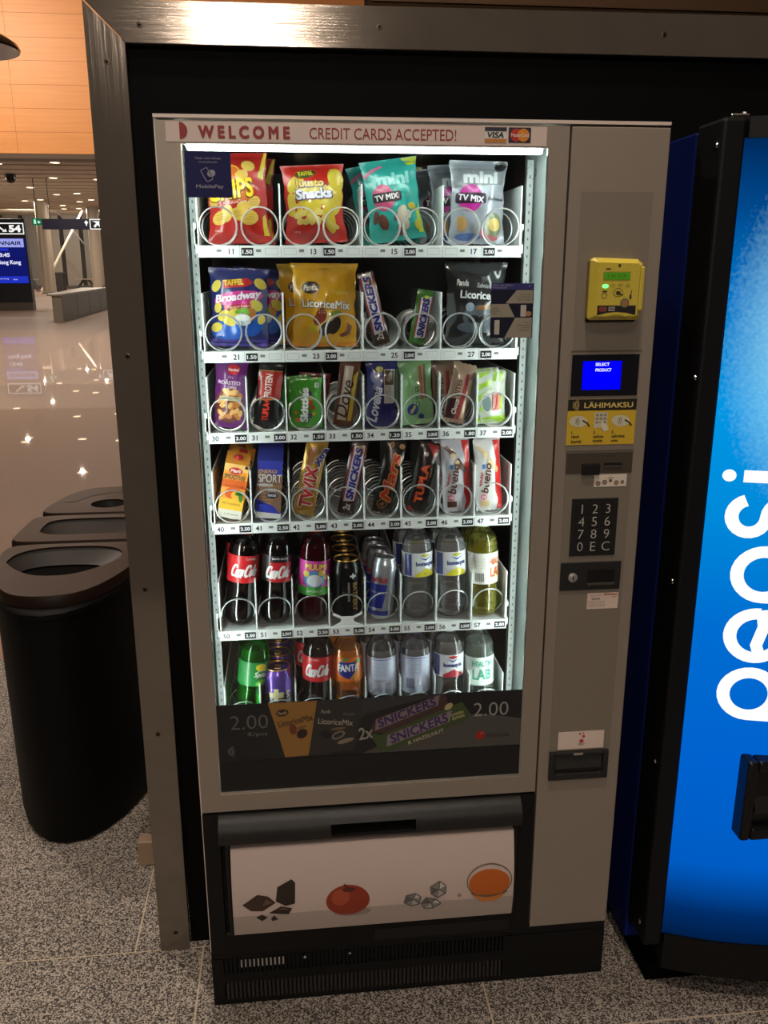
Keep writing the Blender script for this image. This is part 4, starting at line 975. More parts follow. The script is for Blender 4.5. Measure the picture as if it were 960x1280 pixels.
p = bag('chocolate_pouch', 'dark blue chocolate pouch with white script running upwards', 'sweet bag', 0.062, 0.128, 0.022, (38, 38, 116), 0.389, 3, 0.030, 0.5, seed=39, group=gC)
p.T(text('Lovena', -0.014, 0.046, 0.070, 0.022, 80, 0.25, 0.03), (222, 226, 240), 2)
p.D('pale_figure_patch', [ell(-0.014, 0.096, 0.009, 0.013, 20), ell(-0.009, 0.082, 0.012, 0.007, 40), ell(-0.004, 0.104, 0.006, 0.006)], (140, 150, 196), 1)
p.D('yellow_patch', [ell(-0.004, 0.112, 0.008, 0.006)], (214, 204, 120), 2)
p.D('picture_panel', [rect(0.005, 0.028, 0.046, 0.112)], (206, 202, 190), 1); p.D('chocolate_picture', [rect(0.0065, 0.0265, 0.082, 0.1105)], (92, 74, 60), 2); p.D('chocolate_picture', [ell(0.016, 0.097, 0.007, 0.010, -20, 9)], (150, 130, 110), 3)
p.T([text('MILK', 0.012, 0.064, 0.014, 0.003, 90), text('CHOCOLATE', 0.018, 0.064, 0.028, 0.003, 90)], (90, 84, 80), 3)

p = bag('cracker_pack', 'front pale green chive cracker pack with a blue logo', 'snack pack', 0.066, 0.130, 0.022, (146, 196, 136), 0.4645, 3, 0.036, -4, seed=41, group=gC)
p.D('cracker_picture', [rect(0.006, 0.014, 0.050, 0.116), ], (176, 118, 76), 1); p.D('cracker_picture', [rect(0.0145, 0.020, 0.052, 0.118)], (120, 96, 84), 1); p.D('cracker_filling', [rect(0.0138, 0.0150, 0.050, 0.117)], (216, 216, 190), 2)
p.T([text('CHIVES', 0.0, 0.056, 0.042, 0.009, 90, 0, 0.02)], (60, 104, 70), 2); p.T(text('Sandwich', -0.010, 0.068, 0.052, 0.0045, 90), (100, 140, 104), 2)
p.D('blue_logo', [ell(-0.011, 0.031, 0.012, 0.0115, 30, 14), ell(0.006, 0.016, 0.006, 0.006)], (40, 52, 140), 2); p.T(text('Wasa', -0.011, 0.031, 0.019, 0.007, 65, 0.2, 0.03), (230, 214, 60), 3)
p.D('foot_fold', [poly((-0.005, 0.002), (0.033, 0.002), (0.033, 0.009), (0.0, 0.012))], (180, 220, 166), 2)
behind(p, -0.006, 0.036, 'pale green cracker pack behind the front chive cracker pack', -1, 0.004)

p = bag('wafer_bar', 'front brown and cream wafer bite bar leaning right', 'snack bar', 0.045, 0.118, 0.016, (166, 138, 116), 0.532, 3, 0.024, 12.5, 0.007, 0.0008, 0.02, 43, zig=0.0012, group=gC)
p.D('dark_corner', [poly((-0.021, 0.008), (0.0, 0.008), (0.004, 0.036), (-0.006, 0.05), (-0.021, 0.045))], (60, 30, 34), 1)
p.D('red_side', [stroke([(0.006, 0.008), (0.009, 0.10)], 0.007)], (150, 50, 50), 1); p.D('wafer_picture', [stroke([(0.015, 0.012), (0.017, 0.09)], 0.008)], (206, 176, 146), 2)
p.T([text('Choco', -0.004, 0.033, 0.030, 0.010, 88, 0.2, 0.03)], (222, 206, 196), 3); p.T(text('BITES', -0.006, 0.071, 0.032, 0.010, 88, 0, 0.03), (70, 36, 40), 3)
behind(p, -0.010, 0.027, 'wafer bite bar behind the front leaning one, its crimped top showing', -16, 0.004)
behind(p, -0.004, 0.054, 'rearmost wafer bite bar in the lane with tag 36', -9, 0.003)

p = bag('snack_pouch', 'front lime and white striped pouch with a red round label', 'snack pack', 0.062, 0.104, 0.024, (206, 216, 200), 0.6115, 3, 0.036, -0.5, seed=45, group=gC)
p.D('lime_stripe', [poly((-0.031, 0.10-0.022*k), (-0.031, 0.088-0.022*k), (-0.001, 0.103-0.022*k), (-0.001, 0.104-0.015*k)) for k in range(4)] + [poly((0.002+0.012*k, 0.085), (0.008+0.012*k, 0.085), (0.013+0.012*k, 0.103), (0.006+0.012*k, 0.103)) for k in range(2)] + [poly((-0.031, 0.004), (0.03, 0.004), (0.03, 0.018), (-0.031, 0.012))], (160, 204, 50), 1)
p.D('round_label', [ell(0.0, 0.044, 0.024, 0.026)], (222, 226, 216), 2); p.D('picture_patch', [ell(-0.012, 0.042, 0.010, 0.017, 8, 10)], (130, 150, 150), 3)
p.D('red_panel', [rect(-0.001, 0.015, 0.028, 0.064)], (206, 60, 56), 3); p.T(text('TANGMASTER', 0.004, 0.046, 0.034, 0.0065, 86, 0, 0.03), (240, 230, 224), 4); p.D('lime_panel', [rect(0.0155, 0.022, 0.03, 0.058)], (200, 206, 80), 3)
behind(p, 0.004, 0.034, 'lime striped pouch second in its lane, behind the front pouch', 1, 0.003)
behind(p, 0.002, 0.068, 'lime striped pouch at the back of its lane', -1, 0.004)


# ---- shelf 4
def carton(label, w, h, d, rgb, x, row, pitch, roll, group):
    y = Y0+pitch/2
    th = thing('drink_carton', label, 'carton', (x, y, pose(FL[row], w, roll)), (math.radians(-2), math.radians(roll), 0), group, True)
    g = G()
    tz = h*0.86
    g.add([(-w/2, -d/2, 0), (w/2, -d/2, 0), (w/2, d/2, 0), (-w/2, d/2, 0), (-w/2, -d/2, tz), (w/2, -d/2, tz), (w/2, d/2, h), (-w/2, d/2, h)],
          [(0, 3, 2, 1), (0, 1, 5, 4), (1, 2, 6, 5), (2, 3, 7, 6), (3, 0, 4, 7), (4, 5, 6, 7)])
    obj('body', g, M(rgb, 0.4, 0, 0.2), th)
    return Pack(th, flat(-d/2), False), tz, w


p, tz, w = carton('front orange smoothie carton with a red cap, leaning right', 0.048, 0.128, 0.040, (232, 150, 46), 0.0815, 4, 0.056, 11.5, 'drink cartons')
g = G().lathe([(0.0085, 0), (0.0085, 0.008), (0.007, 0.0095)], 14); g.v = [(a, b+0.002, c+tz+0.006) for a, b, c in g.v]; obj('screw_cap', g, M((196, 44, 40), 0.4), p.t, True)
p.D('white_foot', [rect(-0.024, 0.024, 0.0, 0.017)], (226, 222, 208), 1); p.D('pale_head', [rect(-0.024, 0.024, 0.096, tz)], (236, 188, 110), 1); p.D('orange_red_fade', [rect(-0.024, 0.024, 0.062, 0.078)], (222, 100, 40), 1); p.D('yellow_field', [rect(-0.024, 0.024, 0.017, 0.040)], (240, 190, 60), 1)
p.D('red_oval', [ell(-0.001, 0.097, 0.0135, 0.0068)], (196, 40, 44), 2); p.T(text('Marli', -0.001, 0.097, 0.019, 0.0068, 0, 0.1, 0.03), (240, 226, 220), 3)
p.T(text('SMOOTHIE', -0.001, 0.084, 0.042, 0.0105, -2, 0, 0.03), (96, 90, 70), 3)
p.D('mango_picture', [ell(0.0, 0.052, 0.016, 0.012, 10)], (226, 96, 40), 2); p.D('mango_picture', [ell(0.007, 0.048, 0.010, 0.009)], (240, 176, 60), 3); p.D('leaf_picture', [ell(0.016, 0.046, 0.004, 0.011, 10, 10), ell(0.012, 0.052, 0.008, 0.004, 10, 10)], (60, 130, 50), 4)
p.T([text('Mango & Orange', 0.0, 0.066, 0.036, 0.0045), text('100 % hedelmää', 0.0, 0.030, 0.036, 0.0045)], (150, 74, 30), 3); p.T(text('2 dl Juoma', 0.003, 0.008, 0.028, 0.005), (70, 64, 60), 3); p.D('dark_dot', [ell(0.019, 0.106, 0.0034)], (60, 50, 46), 3)
behind(p, 0.004, 0.056, 'second orange smoothie carton, its red cap behind the front carton', 1, 0.008)
behind(p, -0.002, 0.104, 'third orange smoothie carton at the back of its lane', 1, 0.014)
p, tz, w = carton('front blue sports drink carton with white block letters', 0.050, 0.136, 0.042, (44, 52, 150), 0.159, 4, 0.056, 4.5, 'drink cartons')
p.D('tan_field', [poly((-0.025, 0.028), (0.025, 0.012), (0.025, 0.088), (-0.025, 0.094))], (126, 96, 74), 1); p.D('blue_wedge', [poly((-0.025, 0.013), (0.02, 0.013), (0.012, 0.024), (-0.025, 0.040))], (50, 60, 170), 2)
p.D('tan_streak', [rect(-0.025+0.004*k, 0.004+0.004*k, 0.030+0.007*k, 0.0318+0.007*k) for k in range(6)], (168, 126, 84), 2); p.D('white_foot', [poly((-0.025, 0.0), (0.025, 0.0), (0.025, 0.010), (-0.025, 0.013))], (214, 214, 214), 3)
p.T(text('SPORT', 0.001, 0.082, 0.046, 0.016, 0, 0, 0.0), (232, 232, 236), 4); p.T([text('ENERGI', -0.004, 0.096, 0.036, 0.007, 0, 0, 0.02)], (214, 160, 90), 4); p.T(text('MAXIMUM', -0.009, 0.068, 0.030, 0.006, 0, 0, 0.02), (226, 226, 230), 4)
p.D('dark_badge', [ell(0.006, 0.047, 0.011, 0.006)], (24, 26, 60), 4); p.T([text('cocoa', 0.006, 0.0475, 0.016, 0.0045, bold=0.02), text('MILK', 0.006, 0.057, 0.016, 0.0036, bold=0.03)], (232, 232, 240), 5)
behind(p, 0.0, 0.056, 'second blue sports drink carton, behind the front blue one', 0, 0.004)

gD = 'bars on the fourth shelf'
p = bag('chocolate_bar', 'gold wrapped chocolate bar with red letters running upwards', 'chocolate bar', 0.043, 0.160, 0.018, (196, 150, 62), 0.2285, 4, 0.028, 13, 0.007, 0.0008, 0.02, 51, metal=0.45, zig=0.0012, group=gD)
p.D('lettering_edge', [text('TWIX', 0.0, 0.060, 0.090, 0.030, 90, 0.05, 0.08)], (236, 222, 206), 1)
p.T(text('TWIX', 0.0, 0.060, 0.086, 0.026, 90, 0.05, 0.04), (190, 36, 44), 2)
p.D('lettering_edge', [text('Xtra', 0.013, 0.125, 0.042, 0.016, 72, 0, 0.09)], (230, 226, 226), 2); p.T(text('Xtra', 0.013, 0.125, 0.040, 0.014, 72, 0, 0.05), (50, 54, 140), 3)
p.D('biscuit_picture', [ell(-0.006, 0.130, 0.009, 0.013, -20, 10), ell(-0.006, 0.112, 0.007, 0.008, 10, 9)], (150, 90, 44), 1)
nut_bar('brown double nut bar leaning right next to the gold bar', 0.3145, 4, 0.034, 0.152, 0.017, 13, (60, 36, 34), 53, 0.028, (206, 170, 90), True, 0.74)
p = bag('chocolate_bar', 'black chocolate bar with orange red script lettering, tag 44', 'chocolate bar', 0.040, 0.150, 0.018, (30, 24, 22), 0.3885, 4, 0.028, 13, 0.007, 0.0006, 0.02, 55, zig=0.0012, group=gD)
p.D('lettering_edge', [text('Mars', 0.002, 0.078, 0.100, 0.027, 88, 0.35, 0.07)], (222, 160, 90), 1); p.T(text('Mars', 0.002, 0.078, 0.096, 0.024, 88, 0.35, 0.03), (206, 60, 32), 2)
p.D('gold_ring', [ring(-0.004, 0.020, 0.0105, 0.0095, 0.0014)], (190, 140, 60), 2); p.T(text('2x', -0.004, 0.020, 0.010, 0.008, 70, 0.1, 0.02), (206, 160, 80), 2); p.D('chocolate_picture', [ell(0.012, 0.142, 0.006, 0.005), ell(-0.008, 0.142, 0.005, 0.006)], (176, 130, 90), 2)
p = bag('chocolate_bar', 'black chocolate bar with bold orange capital letters, tag 45', 'chocolate bar', 0.040, 0.146, 0.020, (32, 24, 24), 0.4585, 4, 0.028, 12.5, 0.007, 0.0009, 0.02, 57, zig=0.0012, group=gD)
p.D('red_end', [poly((-0.006, 0.143), (0.017, 0.113), (0.019, 0.143)), poly((-0.019, 0.003), (-0.004, 0.003), (-0.016, 0.014))], (160, 40, 36), 1)
p.D('lettering_edge', [text('TUPLA', -0.001, 0.062, 0.084, 0.019, 90, 0, 0.10)], (130, 30, 24), 1); p.T(text('TUPLA', -0.001, 0.062, 0.081, 0.0165, 90, 0, 0.04), (232, 96, 52), 2)
p.T(text('MAXI', 0.013, 0.087, 0.020, 0.004, 90, 0, 0.03), (206, 170, 110), 2); p.D('round_seal', [ell(-0.004, 0.122, 0.0045)], (206, 176, 190), 2)


def bueno(label, x, w, h, roll, seed, milk, white):
    p = bag('chocolate_bar', label, 'chocolate bar', w, h, 0.022, (206, 204, 214) if not white else (224, 222, 220), x, 4, 0.032, roll, 0.007, 0.0009, 0.02, seed, zig=0.0012, group=gD)
    p.D('red_side', [poly((w*0.26, 0.004), (w*0.49, 0.004), (w*0.49, h-0.002), (w*0.22, h-0.002), (w*0.34, h*0.72), (w*0.26, h*0.55), (w*0.36, h*0.42), (w*0.24, h*0.28), (w*0.34, h*0.16))], (206, 40, 36), 1)
    p.T(text('bueno', -w*0.10, h*0.48, h*0.42, w*0.30, 80, 0.15, 0.025), (96, 60, 44), 3); p.T(text('kinder', -w*0.30, h*0.47, h*0.20, w*0.12, 80, 0, 0.03), (190, 40, 40), 3)
    p.D('blue_square', [rect(-w*0.24, -w*0.12, h*0.61, h*0.67)], (60, 130, 190), 3)
    p.D('piece_picture', [poly((-w*0.40, h*0.90), (-w*0.30, h*0.93), (w*0.02, h*0.82), (w*0.02, h*0.76), (-w*0.14, h*0.76), (-w*0.2, h*0.82)), poly((-w*0.02, h*0.72), (w*0.1, h*0.76), (w*0.38, h*0.6), (w*0.32, h*0.54), (w*0.1, h*0.62))], milk, 2)
    p.D('piece_filling', [ell(-w*0.08, h*0.79, w*0.11, h*0.035, -20, 10), ell(w*0.05, h*0.70, w*0.08, h*0.03, -30, 10)], (226, 206, 160), 3)
    p.D('pink_badge', [ell(-w*0.22, h*0.21, w*0.12, w*0.12)], (222, 130, 150), 3); p.T(text('2', -w*0.22, h*0.21, None, w*0.14, 80, 0, 0.02), (240, 230, 230), 4)
    p.D('bar_picture', [rrect(-w*0.36, -w*0.02, h*0.07, h*0.16, 0.002)], milk, 2)
    return p


p = bueno('silver white hazelnut bar with red side and brown pieces, tag 46', 0.5465, 0.058, 0.150, -3, 61, (92, 56, 44), False)
behind(p, -0.010, 0.034, 'second silver white hazelnut bar, behind the one with tag 46', -1, 0.005)
p = bueno('white hazelnut bar with red side and pale pieces, tag 47, at shelf end', 0.6145, 0.054, 0.149, -4, 63, (214, 190, 140), True)
behind(p, 0.006, 0.034, 'second white hazelnut bar, behind the one with tag 47', 1, 0.005)

# ---- bottles and cans
PET = [(0.018, 0.002), (0.024, 0.0), (0.0285, 0.005), (0.0318, 0.014), (0.0325, 0.026), (0.0322, 0.045), (0.0308, 0.066), (0.0302, 0.076), (0.0318, 0.088), (0.0325, 0.094), (0.0325, 0.152), (0.0318, 0.160), (0.0285, 0.171), (0.0225, 0.182), (0.0165, 0.191), (0.0132, 0.196), (0.0132, 0.200)]
WATER = [(0.018, 0.002), (0.024, 0.0), (0.0295, 0.006), (0.032, 0.016), (0.0322, 0.030), (0.0308, 0.036), (0.0322, 0.042), (0.0308, 0.048), (0.0322, 0.056), (0.0322, 0.064), (0.0305, 0.074), (0.0318, 0.084), (0.0325, 0.090), (0.0325, 0.148), (0.0315, 0.158), (0.028, 0.170), (0.0215, 0.182), (0.016, 0.191), (0.0132, 0.196), (0.0132, 0.200)]
ROUND = [(0.018, 0.002), (0.026, 0.0), (0.031, 0.006), (0.0325, 0.016), (0.0325, 0.150), (0.0318, 0.160), (0.029, 0.170), (0.024, 0.179), (0.0175, 0.187), (0.0145, 0.191), (0.0145, 0.200)]


def bottle(label, x, row, roll, liq, cap, prof=PET, fill=0.170, lab=(0.092, 0.150), labrgb=(190, 30, 36), tint=(255, 255, 255), lift=0.0, group='bottles in the machine', turn=0):
    y = Y0+0.036
    th = thing('drink_bottle', label, 'bottle', (x, y, pose(FL[row], 0.048, roll)+lift), (math.radians(-1), math.radians(roll), 0), group, True)
    obj('shell', G().lathe(prof, 28, cap=True), clear(tint, 0.05, 1.0), th, True)
    lp = [(max(r-0.0012, 0.004), z+0.0012 if i < 2 else z) for i, (r, z) in enumerate(prof) if z < fill]
    r_top = lp[-1][0]
    for (ra, za), (rb, zb) in zip(prof, prof[1:]):
        if za < fill <= zb: r_top = ra+(rb-ra)*(fill-za)/(zb-za)-0.0012
    lp.append((r_top, fill))
    obj('liquid', G().lathe(lp, 28), liq, th, True)
    c = G().lathe([(0.0138, 0.1985), (0.0152, 0.199), (0.0152, 0.211), (0.0138, 0.2125)], 20)
    obj('screw_cap', c, M(cap, 0.4), th, True)
    obj('neck_ring', G().lathe([(0.0134, 0.193), (0.0165, 0.194), (0.0165, 0.1955), (0.0134, 0.1965)], 20), M(cap, 0.4), th, True)
    R = 0.0331
    if lab: obj('label_sleeve', G().lathe([(R, lab[0]), (R, lab[1])], 36, cap=False), M(labrgb, 0.35, 0, 0.3), th, True)

    def S(u, v, off=0):
        a = u/R + turn; rr = R+off
        return (rr*math.sin(a), -rr*math.cos(a), v)
    return Pack(th, S)


def script(u, v, w, h):
    """flowing two word cursive mark from strokes: C o c a - C o l a"""
    sh = []; k = w/9.6; t = h*0.13

    def P(pts): return [(u-w/2+x*k+(y-0.5)*h*0.30, v-h/2+y*h) for x, y in pts]

    def arc(cx, cy, a, b, a0, a1): return [(cx+a*math.cos(math.radians(a0+(a1-a0)*i/14)), cy+b*math.sin(math.radians(a0+(a1-a0)*i/14))) for i in range(15)]
    for x0 in (0.85, 5.55):
        sh.append(stroke(P(arc(x0, 0.52, 0.70, 0.46, 55, 312)), t*1.35)); sh.append(stroke(P([(x0+0.40, 0.90), (x0+0.62, 0.98), (x0+0.72, 0.86), (x0+0.55, 0.74)]), t*0.8))
        sh.append(stroke(P(arc(x0+1.22, 0.36, 0.34, 0.26, 0, 360)), t))
    sh.append(stroke(P(arc(2.95, 0.36, 0.34, 0.26, 55, 305)), t)); sh.append(stroke(P(arc(3.75, 0.36, 0.32, 0.26, 0, 360)), t)); sh.append(stroke(P([(4.06, 0.62), (4.02, 0.2), (4.3, 0.10)]), t))
    sh.append(stroke(P([(4.32, 0.5), (4.72, 0.54)]), t)); sh.append(stroke(P([(7.35, 0.2), (7.5, 0.75), (7.75, 1.02), (7.85, 0.85), (7.55, 0.4), (7.6, 0.14), (7.85, 0.18)]), t))
    sh.append(stroke(P(arc(8.45, 0.36, 0.34, 0.26, 0, 360)), t)); sh.append(stroke(P([(8.8, 0.62), (8.76, 0.2), (9.2, 0.12)]), t))
    sh.append(stroke(P([(1.2, 0.12), (2.2, -0.02), (3.4, 0.05), (4.2, -0.05)]), t*0.8))
    return sh


COKE = M((20, 10, 8), 0.08, 0, 0.5); gE = 'bottles on the fifth shelf'; gF = 'drinks on the lowest shelf'
LANE = [LX+LW*(i+0.5) for i in range(8)]
p = bottle('dark cola bottle with a full red label, leftmost on the fifth shelf', 0.0915, 5, 6, COKE, (190, 30, 36), group=gE, lab=(0.094, 0.152), turn=0.05)
p.T(script(0.004, 0.120, 0.056, 0.026), (236, 230, 230), 2); p.T(text('CLASSIC', 0.014, 0.146, 0.022, 0.0046), (236, 220, 220), 2)
behind(p, 0.0, 0.072, 'dark cola bottle second in the leftmost lane of the fifth shelf', -3)
p = bottle('dark sugar free cola bottle with a black and red label', 0.166, 5, 3.5, COKE, (24, 22, 22), group=gE, lab=(0.094, 0.150), labrgb=(26, 20, 20), turn=0.05)
p.D('red_panel', [rect(-0.018, 0.03, 0.094, 0.136)], (190, 32, 38), 1); p.T(script(0.003, 0.115, 0.052, 0.026), (236, 230, 230), 2); p.T(text('zero sugar', 0.005, 0.1435, 0.034, 0.0048, bold=0.02), (222, 216, 214), 2)
behind(p, 0.0, 0.072, 'dark sugar free cola bottle behind the front one in its lane', -2)
p = bottle('dark red soft drink bottle with a pink and green label', 0.2435, 5, 3.5, liquid_mat((150, 10, 36)), (196, 30, 40), group=gE, lab=(0.062, 0.136), labrgb=(196, 60, 150), lift=0.0)
p.D('green_foot', [rect(-0.05, 0.05, 0.062, 0.080)], (70, 170, 60), 1); p.T(text('MUUMI', 0.002, 0.1235, 0.044, 0.013, -2, 0, 0.03), (238, 214, 60), 3)
p.D('blue_patch', [ell(0.0, 0.097, 0.024, 0.018)], (70, 140, 200), 1); p.D('yellow_bush', [ell(-0.018, 0.108, 0.007), ell(0.014, 0.110, 0.008, 0.006), ell(0.024, 0.10, 0.005)], (220, 190, 70), 2); p.D('pale_patch', [ell(0.0, 0.094, 0.016, 0.013)], (222, 228, 236), 2)
p.T([text('LIMONADI', 0.0, 0.071, 0.03, 0.005, 0, 0, 0.02)], (232, 244, 226), 2)
WAT = liquid_mat((250, 253, 255))


def water(label, x, row, roll, cap, tri, grp, turn=0.0, rear=None):
    p = bottle(label, x, row, roll, WAT, cap, WATER, 0.172, (0.094, 0.146), (232, 236, 240), group=grp, turn=turn)
    p.D('blue_side_panel', [rect(-0.042, -0.026, 0.096, 0.144)], (60, 70, 150), 1)
    p.D('gem_mark', [poly((-0.008, 0.141), (0.004, 0.145), (0.016, 0.141), (0.004, 0.136))], tri[1], 2); p.D('blue_wave', [poly((-0.010, 0.137), (0.004, 0.133), (0.018, 0.138), (0.004, 0.129))], (50, 90, 180), 2)
    p.T(text('bonaqua', 0.004, 0.1215, 0.042, 0.0125, 0, 0, 0.05), (44, 52, 130), 2)
    p.D('pointed_foot', [poly((-0.018, 0.0945), (0.026, 0.0945), (0.026, 0.101), (0.006, 0.113), (-0.018, 0.1))], tri[0], 2); p.T(text('0,5 l', 0.006, 0.101, 0.012, 0.0035), (90, 84, 60), 3)
    return p


YT2 = ((232, 222, 60), (190, 190, 60)); RT2 = ((206, 60, 80), (206, 70, 60))
p = water('clear water bottle with a yellow pointed label, left one of the pair', 0.468, 5, -0.5, (170, 180, 186), YT2, gE, 0.30)
behind(p, -0.008, 0.072, 'clear water bottle standing behind the left one with a yellow pointed label', -1)
p = water('clear water bottle with a yellow pointed label, right one beside the lemonade', 0.541, 5, -1.5, (170, 180, 186), YT2, gE, 0.15)
behind(p, -0.006, 0.072, 'clear water bottle standing behind the right one with a yellow pointed label', 0)
p = bottle('yellow lemonade bottle with an orange lettered label, at shelf end', 0.611, 5, -1.5, liquid_mat((240, 236, 120)), (236, 236, 220), ROUND, 0.168, (0.072, 0.140), (226, 224, 216), group=gE, turn=0.35)
p.T([text('HEALTH', 0.014, 0.121, 0.034, 0.013, 0, 0, 0.03), text('LAB', 0.013, 0.098, 0.030, 0.021, 0, 0, 0.03)], (232, 120, 40), 2)
p.T([textl('ingredients water and juice', -0.038, 0.128-0.004*k, 0.026, 0.0024) for k in range(6)], (150, 150, 146), 2); p.D('bar_code', [rect(-0.034+0.0028*k, -0.0325+0.0028*k, 0.078, 0.097) for k in range(7)], (90, 90, 90), 2)
behind(p, -0.004, 0.072, 'yellow lemonade bottle behind the front yellow bottle', 1)


def can(label, x, row, r, h, roll, rgb, lid, group, pitch, metal=0.6):
    th = thing('drink_can', label, 'can', (x, Y0+pitch/2, pose(FL[row], r*1.6, roll)), (math.radians(-1), math.radians(roll), 0), group, True)
    obj('body', G().lathe([(r*0.72, 0.004), (r*0.78, 0.0), (r*0.86, 0.004), (r, 0.012), (r, h-0.016), (r*0.97, h-0.012), (r*0.84, h-0.003)], 32), M(rgb, 0.28, metal, 0.3), th, True)
    gold = M(lid, 0.36, 0.85)
    ld = obj('lid', G().lathe([(r*0.84, h-0.0034), (r*0.875, h-0.0015), (r*0.86, h), (r*0.80, h-0.001), (r*0.76, h-0.0045), (r*0.70, h-0.004), (0.001, h-0.004)], 32), gold, th, True)
    obj('pull_tab', G().box(-0.007, 0.007, -0.012, 0.008, h-0.0036, h-0.0022, 0.0006).lathe([(0.003, h-0.0036), (0.003, h-0.0018)], 10), gold, ld)

    def S(u, v, off=0):
        a = u/r; rr = r+off; return (rr*math.sin(a), -rr*math.cos(a), v)
    return Pack(th, S)


p = can('front black energy drink can with a gold lid and white cross', 0.3165, 5, 0.0315, 0.128, 0, (28, 28, 30), (206, 164, 84), 'cans in the machine', 0.070)
p.t.location.z += 0.006
p.T([rect(0.006, 0.0185, 0.0935, 0.0975), rect(0.0105, 0.0140, 0.0895, 0.1015)], (236, 236, 234), 2, 'white_cross')
p.T(text('BATTERY', 0.0165, 0.050, 0.062, 0.0105, -90, 0, 0.04), (176, 140, 70), 2); p.T(text('ENERGY DRINK', 0.003, 0.061, 0.042, 0.0042, -90, 0, 0.02), (206, 204, 200), 2)
for k, nm in ((1, 'second'), (2, 'third'), (3, 'fourth')): behind(p, 0.001*k, 0.070*k, nm + ' black energy drink can in its lane, gold lid showing', 0, 0.012*k)
p = can('front slim silver and blue energy drink can leaning right', 0.3865, 5, 0.0262, 0.134, 5.5, (186, 192, 200), (196, 198, 202), 'cans in the machine', 0.060)
p.D('blue_quarter', [poly((-0.040, 0.078), (0.006, 0.078), (0.000, 0.026), (-0.040, 0.026)), poly((0.030, 0.120), (0.040, 0.120), (0.040, 0.078), (0.024, 0.078))], (40, 52, 160), 1); p.D('blue_quarter', [rect(-0.041, 0.014, 0.010, 0.020)], (40, 52, 150), 1)
p.T(text('Red Bull', -0.014, 0.088, 0.038, 0.012, 0, 0, 0.03), (196, 44, 60), 2); p.T(text('ENERGY DRINK', -0.014, 0.060, 0.030, 0.004), (214, 216, 226), 2)
behind(p, -0.004, 0.060, 'second slim silver energy drink can, just behind the front one', -1, 0.004); behind(p, -0.008, 0.118, 'third slim silver energy drink can at the back of its lane', -2, 0.006)

# ---- shelf 6
p = bottle('green lemon soft drink bottle leaning right, leftmost on the lowest shelf', 0.100, 6, 7, liquid_mat((120, 230, 130)), (60, 160, 60), PET, 0.172, (0.094, 0.148), (30, 130, 60), (110, 220, 120), group=gF)
p.D('lemon_picture', [ell(0.017, 0.137, 0.0125, 0.0085, -10)], (232, 206, 50), 2); p.D('white_swash', [stroke([(0.004, 0.125), (0.016, 0.131), (0.032, 0.128)], 0.002)], (206, 230, 206), 2); p.T(text('Sprite', 0.018, 0.119, 0.030, 0.014, -5, 0.2, 0.03), (236, 242, 236), 3); p.D('lime_picture', [ell(0.018, 0.103, 0.012, 0.006, 20)], (120, 200, 60), 2)
p.T([textl('soft drink lemon lime', -0.028, 0.142-0.004*k, 0.018, 0.0022) for k in range(10)], (150, 190, 160), 2)
behind(p, 0.006, 0.072, 'green lemon bottle behind the leftmost one on the lowest shelf', -4)
p = can('front purple energy drink can with a gold lid on the lowest shelf', 0.1660, 6, 0.0320, 0.128, 0, (104, 74, 170), (206, 170, 96), gF, 0.072)
p.D('dark_foot', [rect(-0.05, 0.05, 0.014, 0.072)], (40, 34, 56), 1); p.T([rect(-0.020, 0.012, 0.066, 0.079), rect(-0.009, 0.001, 0.058, 0.087)], (206, 196, 150), 2, 'pale_cross'); p.T(text('BATTERY', 0.022, 0.050, 0.062, 0.010, -90, 0, 0.03), (200, 190, 170), 2)
behind(p, 0.0, 0.072, 'second purple energy drink can on the lowest shelf', 0, 0.012); q = behind(p, 0.0, 0.144, 'third purple energy drink can on the lowest shelf', 0, 0.014)
p = bottle('dark cola bottle with a red label on the lowest shelf', 0.247, 6, 2.5, COKE, (190, 30, 36), group=gF, lab=(0.094, 0.150), lift=0.004)
p.T(script(0.0, 0.119, 0.054, 0.026), (236, 230, 230), 2); p.T(text('CLASSIC', -0.008, 0.145, 0.020, 0.0044), (236, 220, 220), 2)
behind(p, -0.012, 0.072, 'dark cola bottle behind the front one on the lowest shelf', -2)
p = bottle('orange soft drink bottle with a blue and white wordmark', 0.3185, 6, -0.5, M((226, 140, 40), 0.2, 0, 0.4), (40, 60, 160), PET, 0.165, (0.094, 0.150), (232, 120, 30), group=gF)
p.D('orange_picture', [ell(0.012, 0.112, 0.014, 0.013), ell(0.016, 0.134, 0.010, 0.008)], (240, 160, 60), 1); p.D('blue_patch', [poly((-0.022, 0.113), (-0.020, 0.142), (0.016, 0.140), (0.014, 0.118), (0.0, 0.102), (-0.010, 0.106))], (36, 50, 150), 2); p.D('leaf_picture', [ell(0.021, 0.141, 0.006, 0.0045, 30), ell(-0.008, 0.147, 0.007, 0.003, 20)], (60, 160, 80), 2)
p.T(text('FANTA', -0.001, 0.128, 0.046, 0.017, 2, 0, 0.04), (240, 240, 240), 3)
behind(p, -0.010, 0.072, 'orange soft drink bottle behind the front orange one', -2)
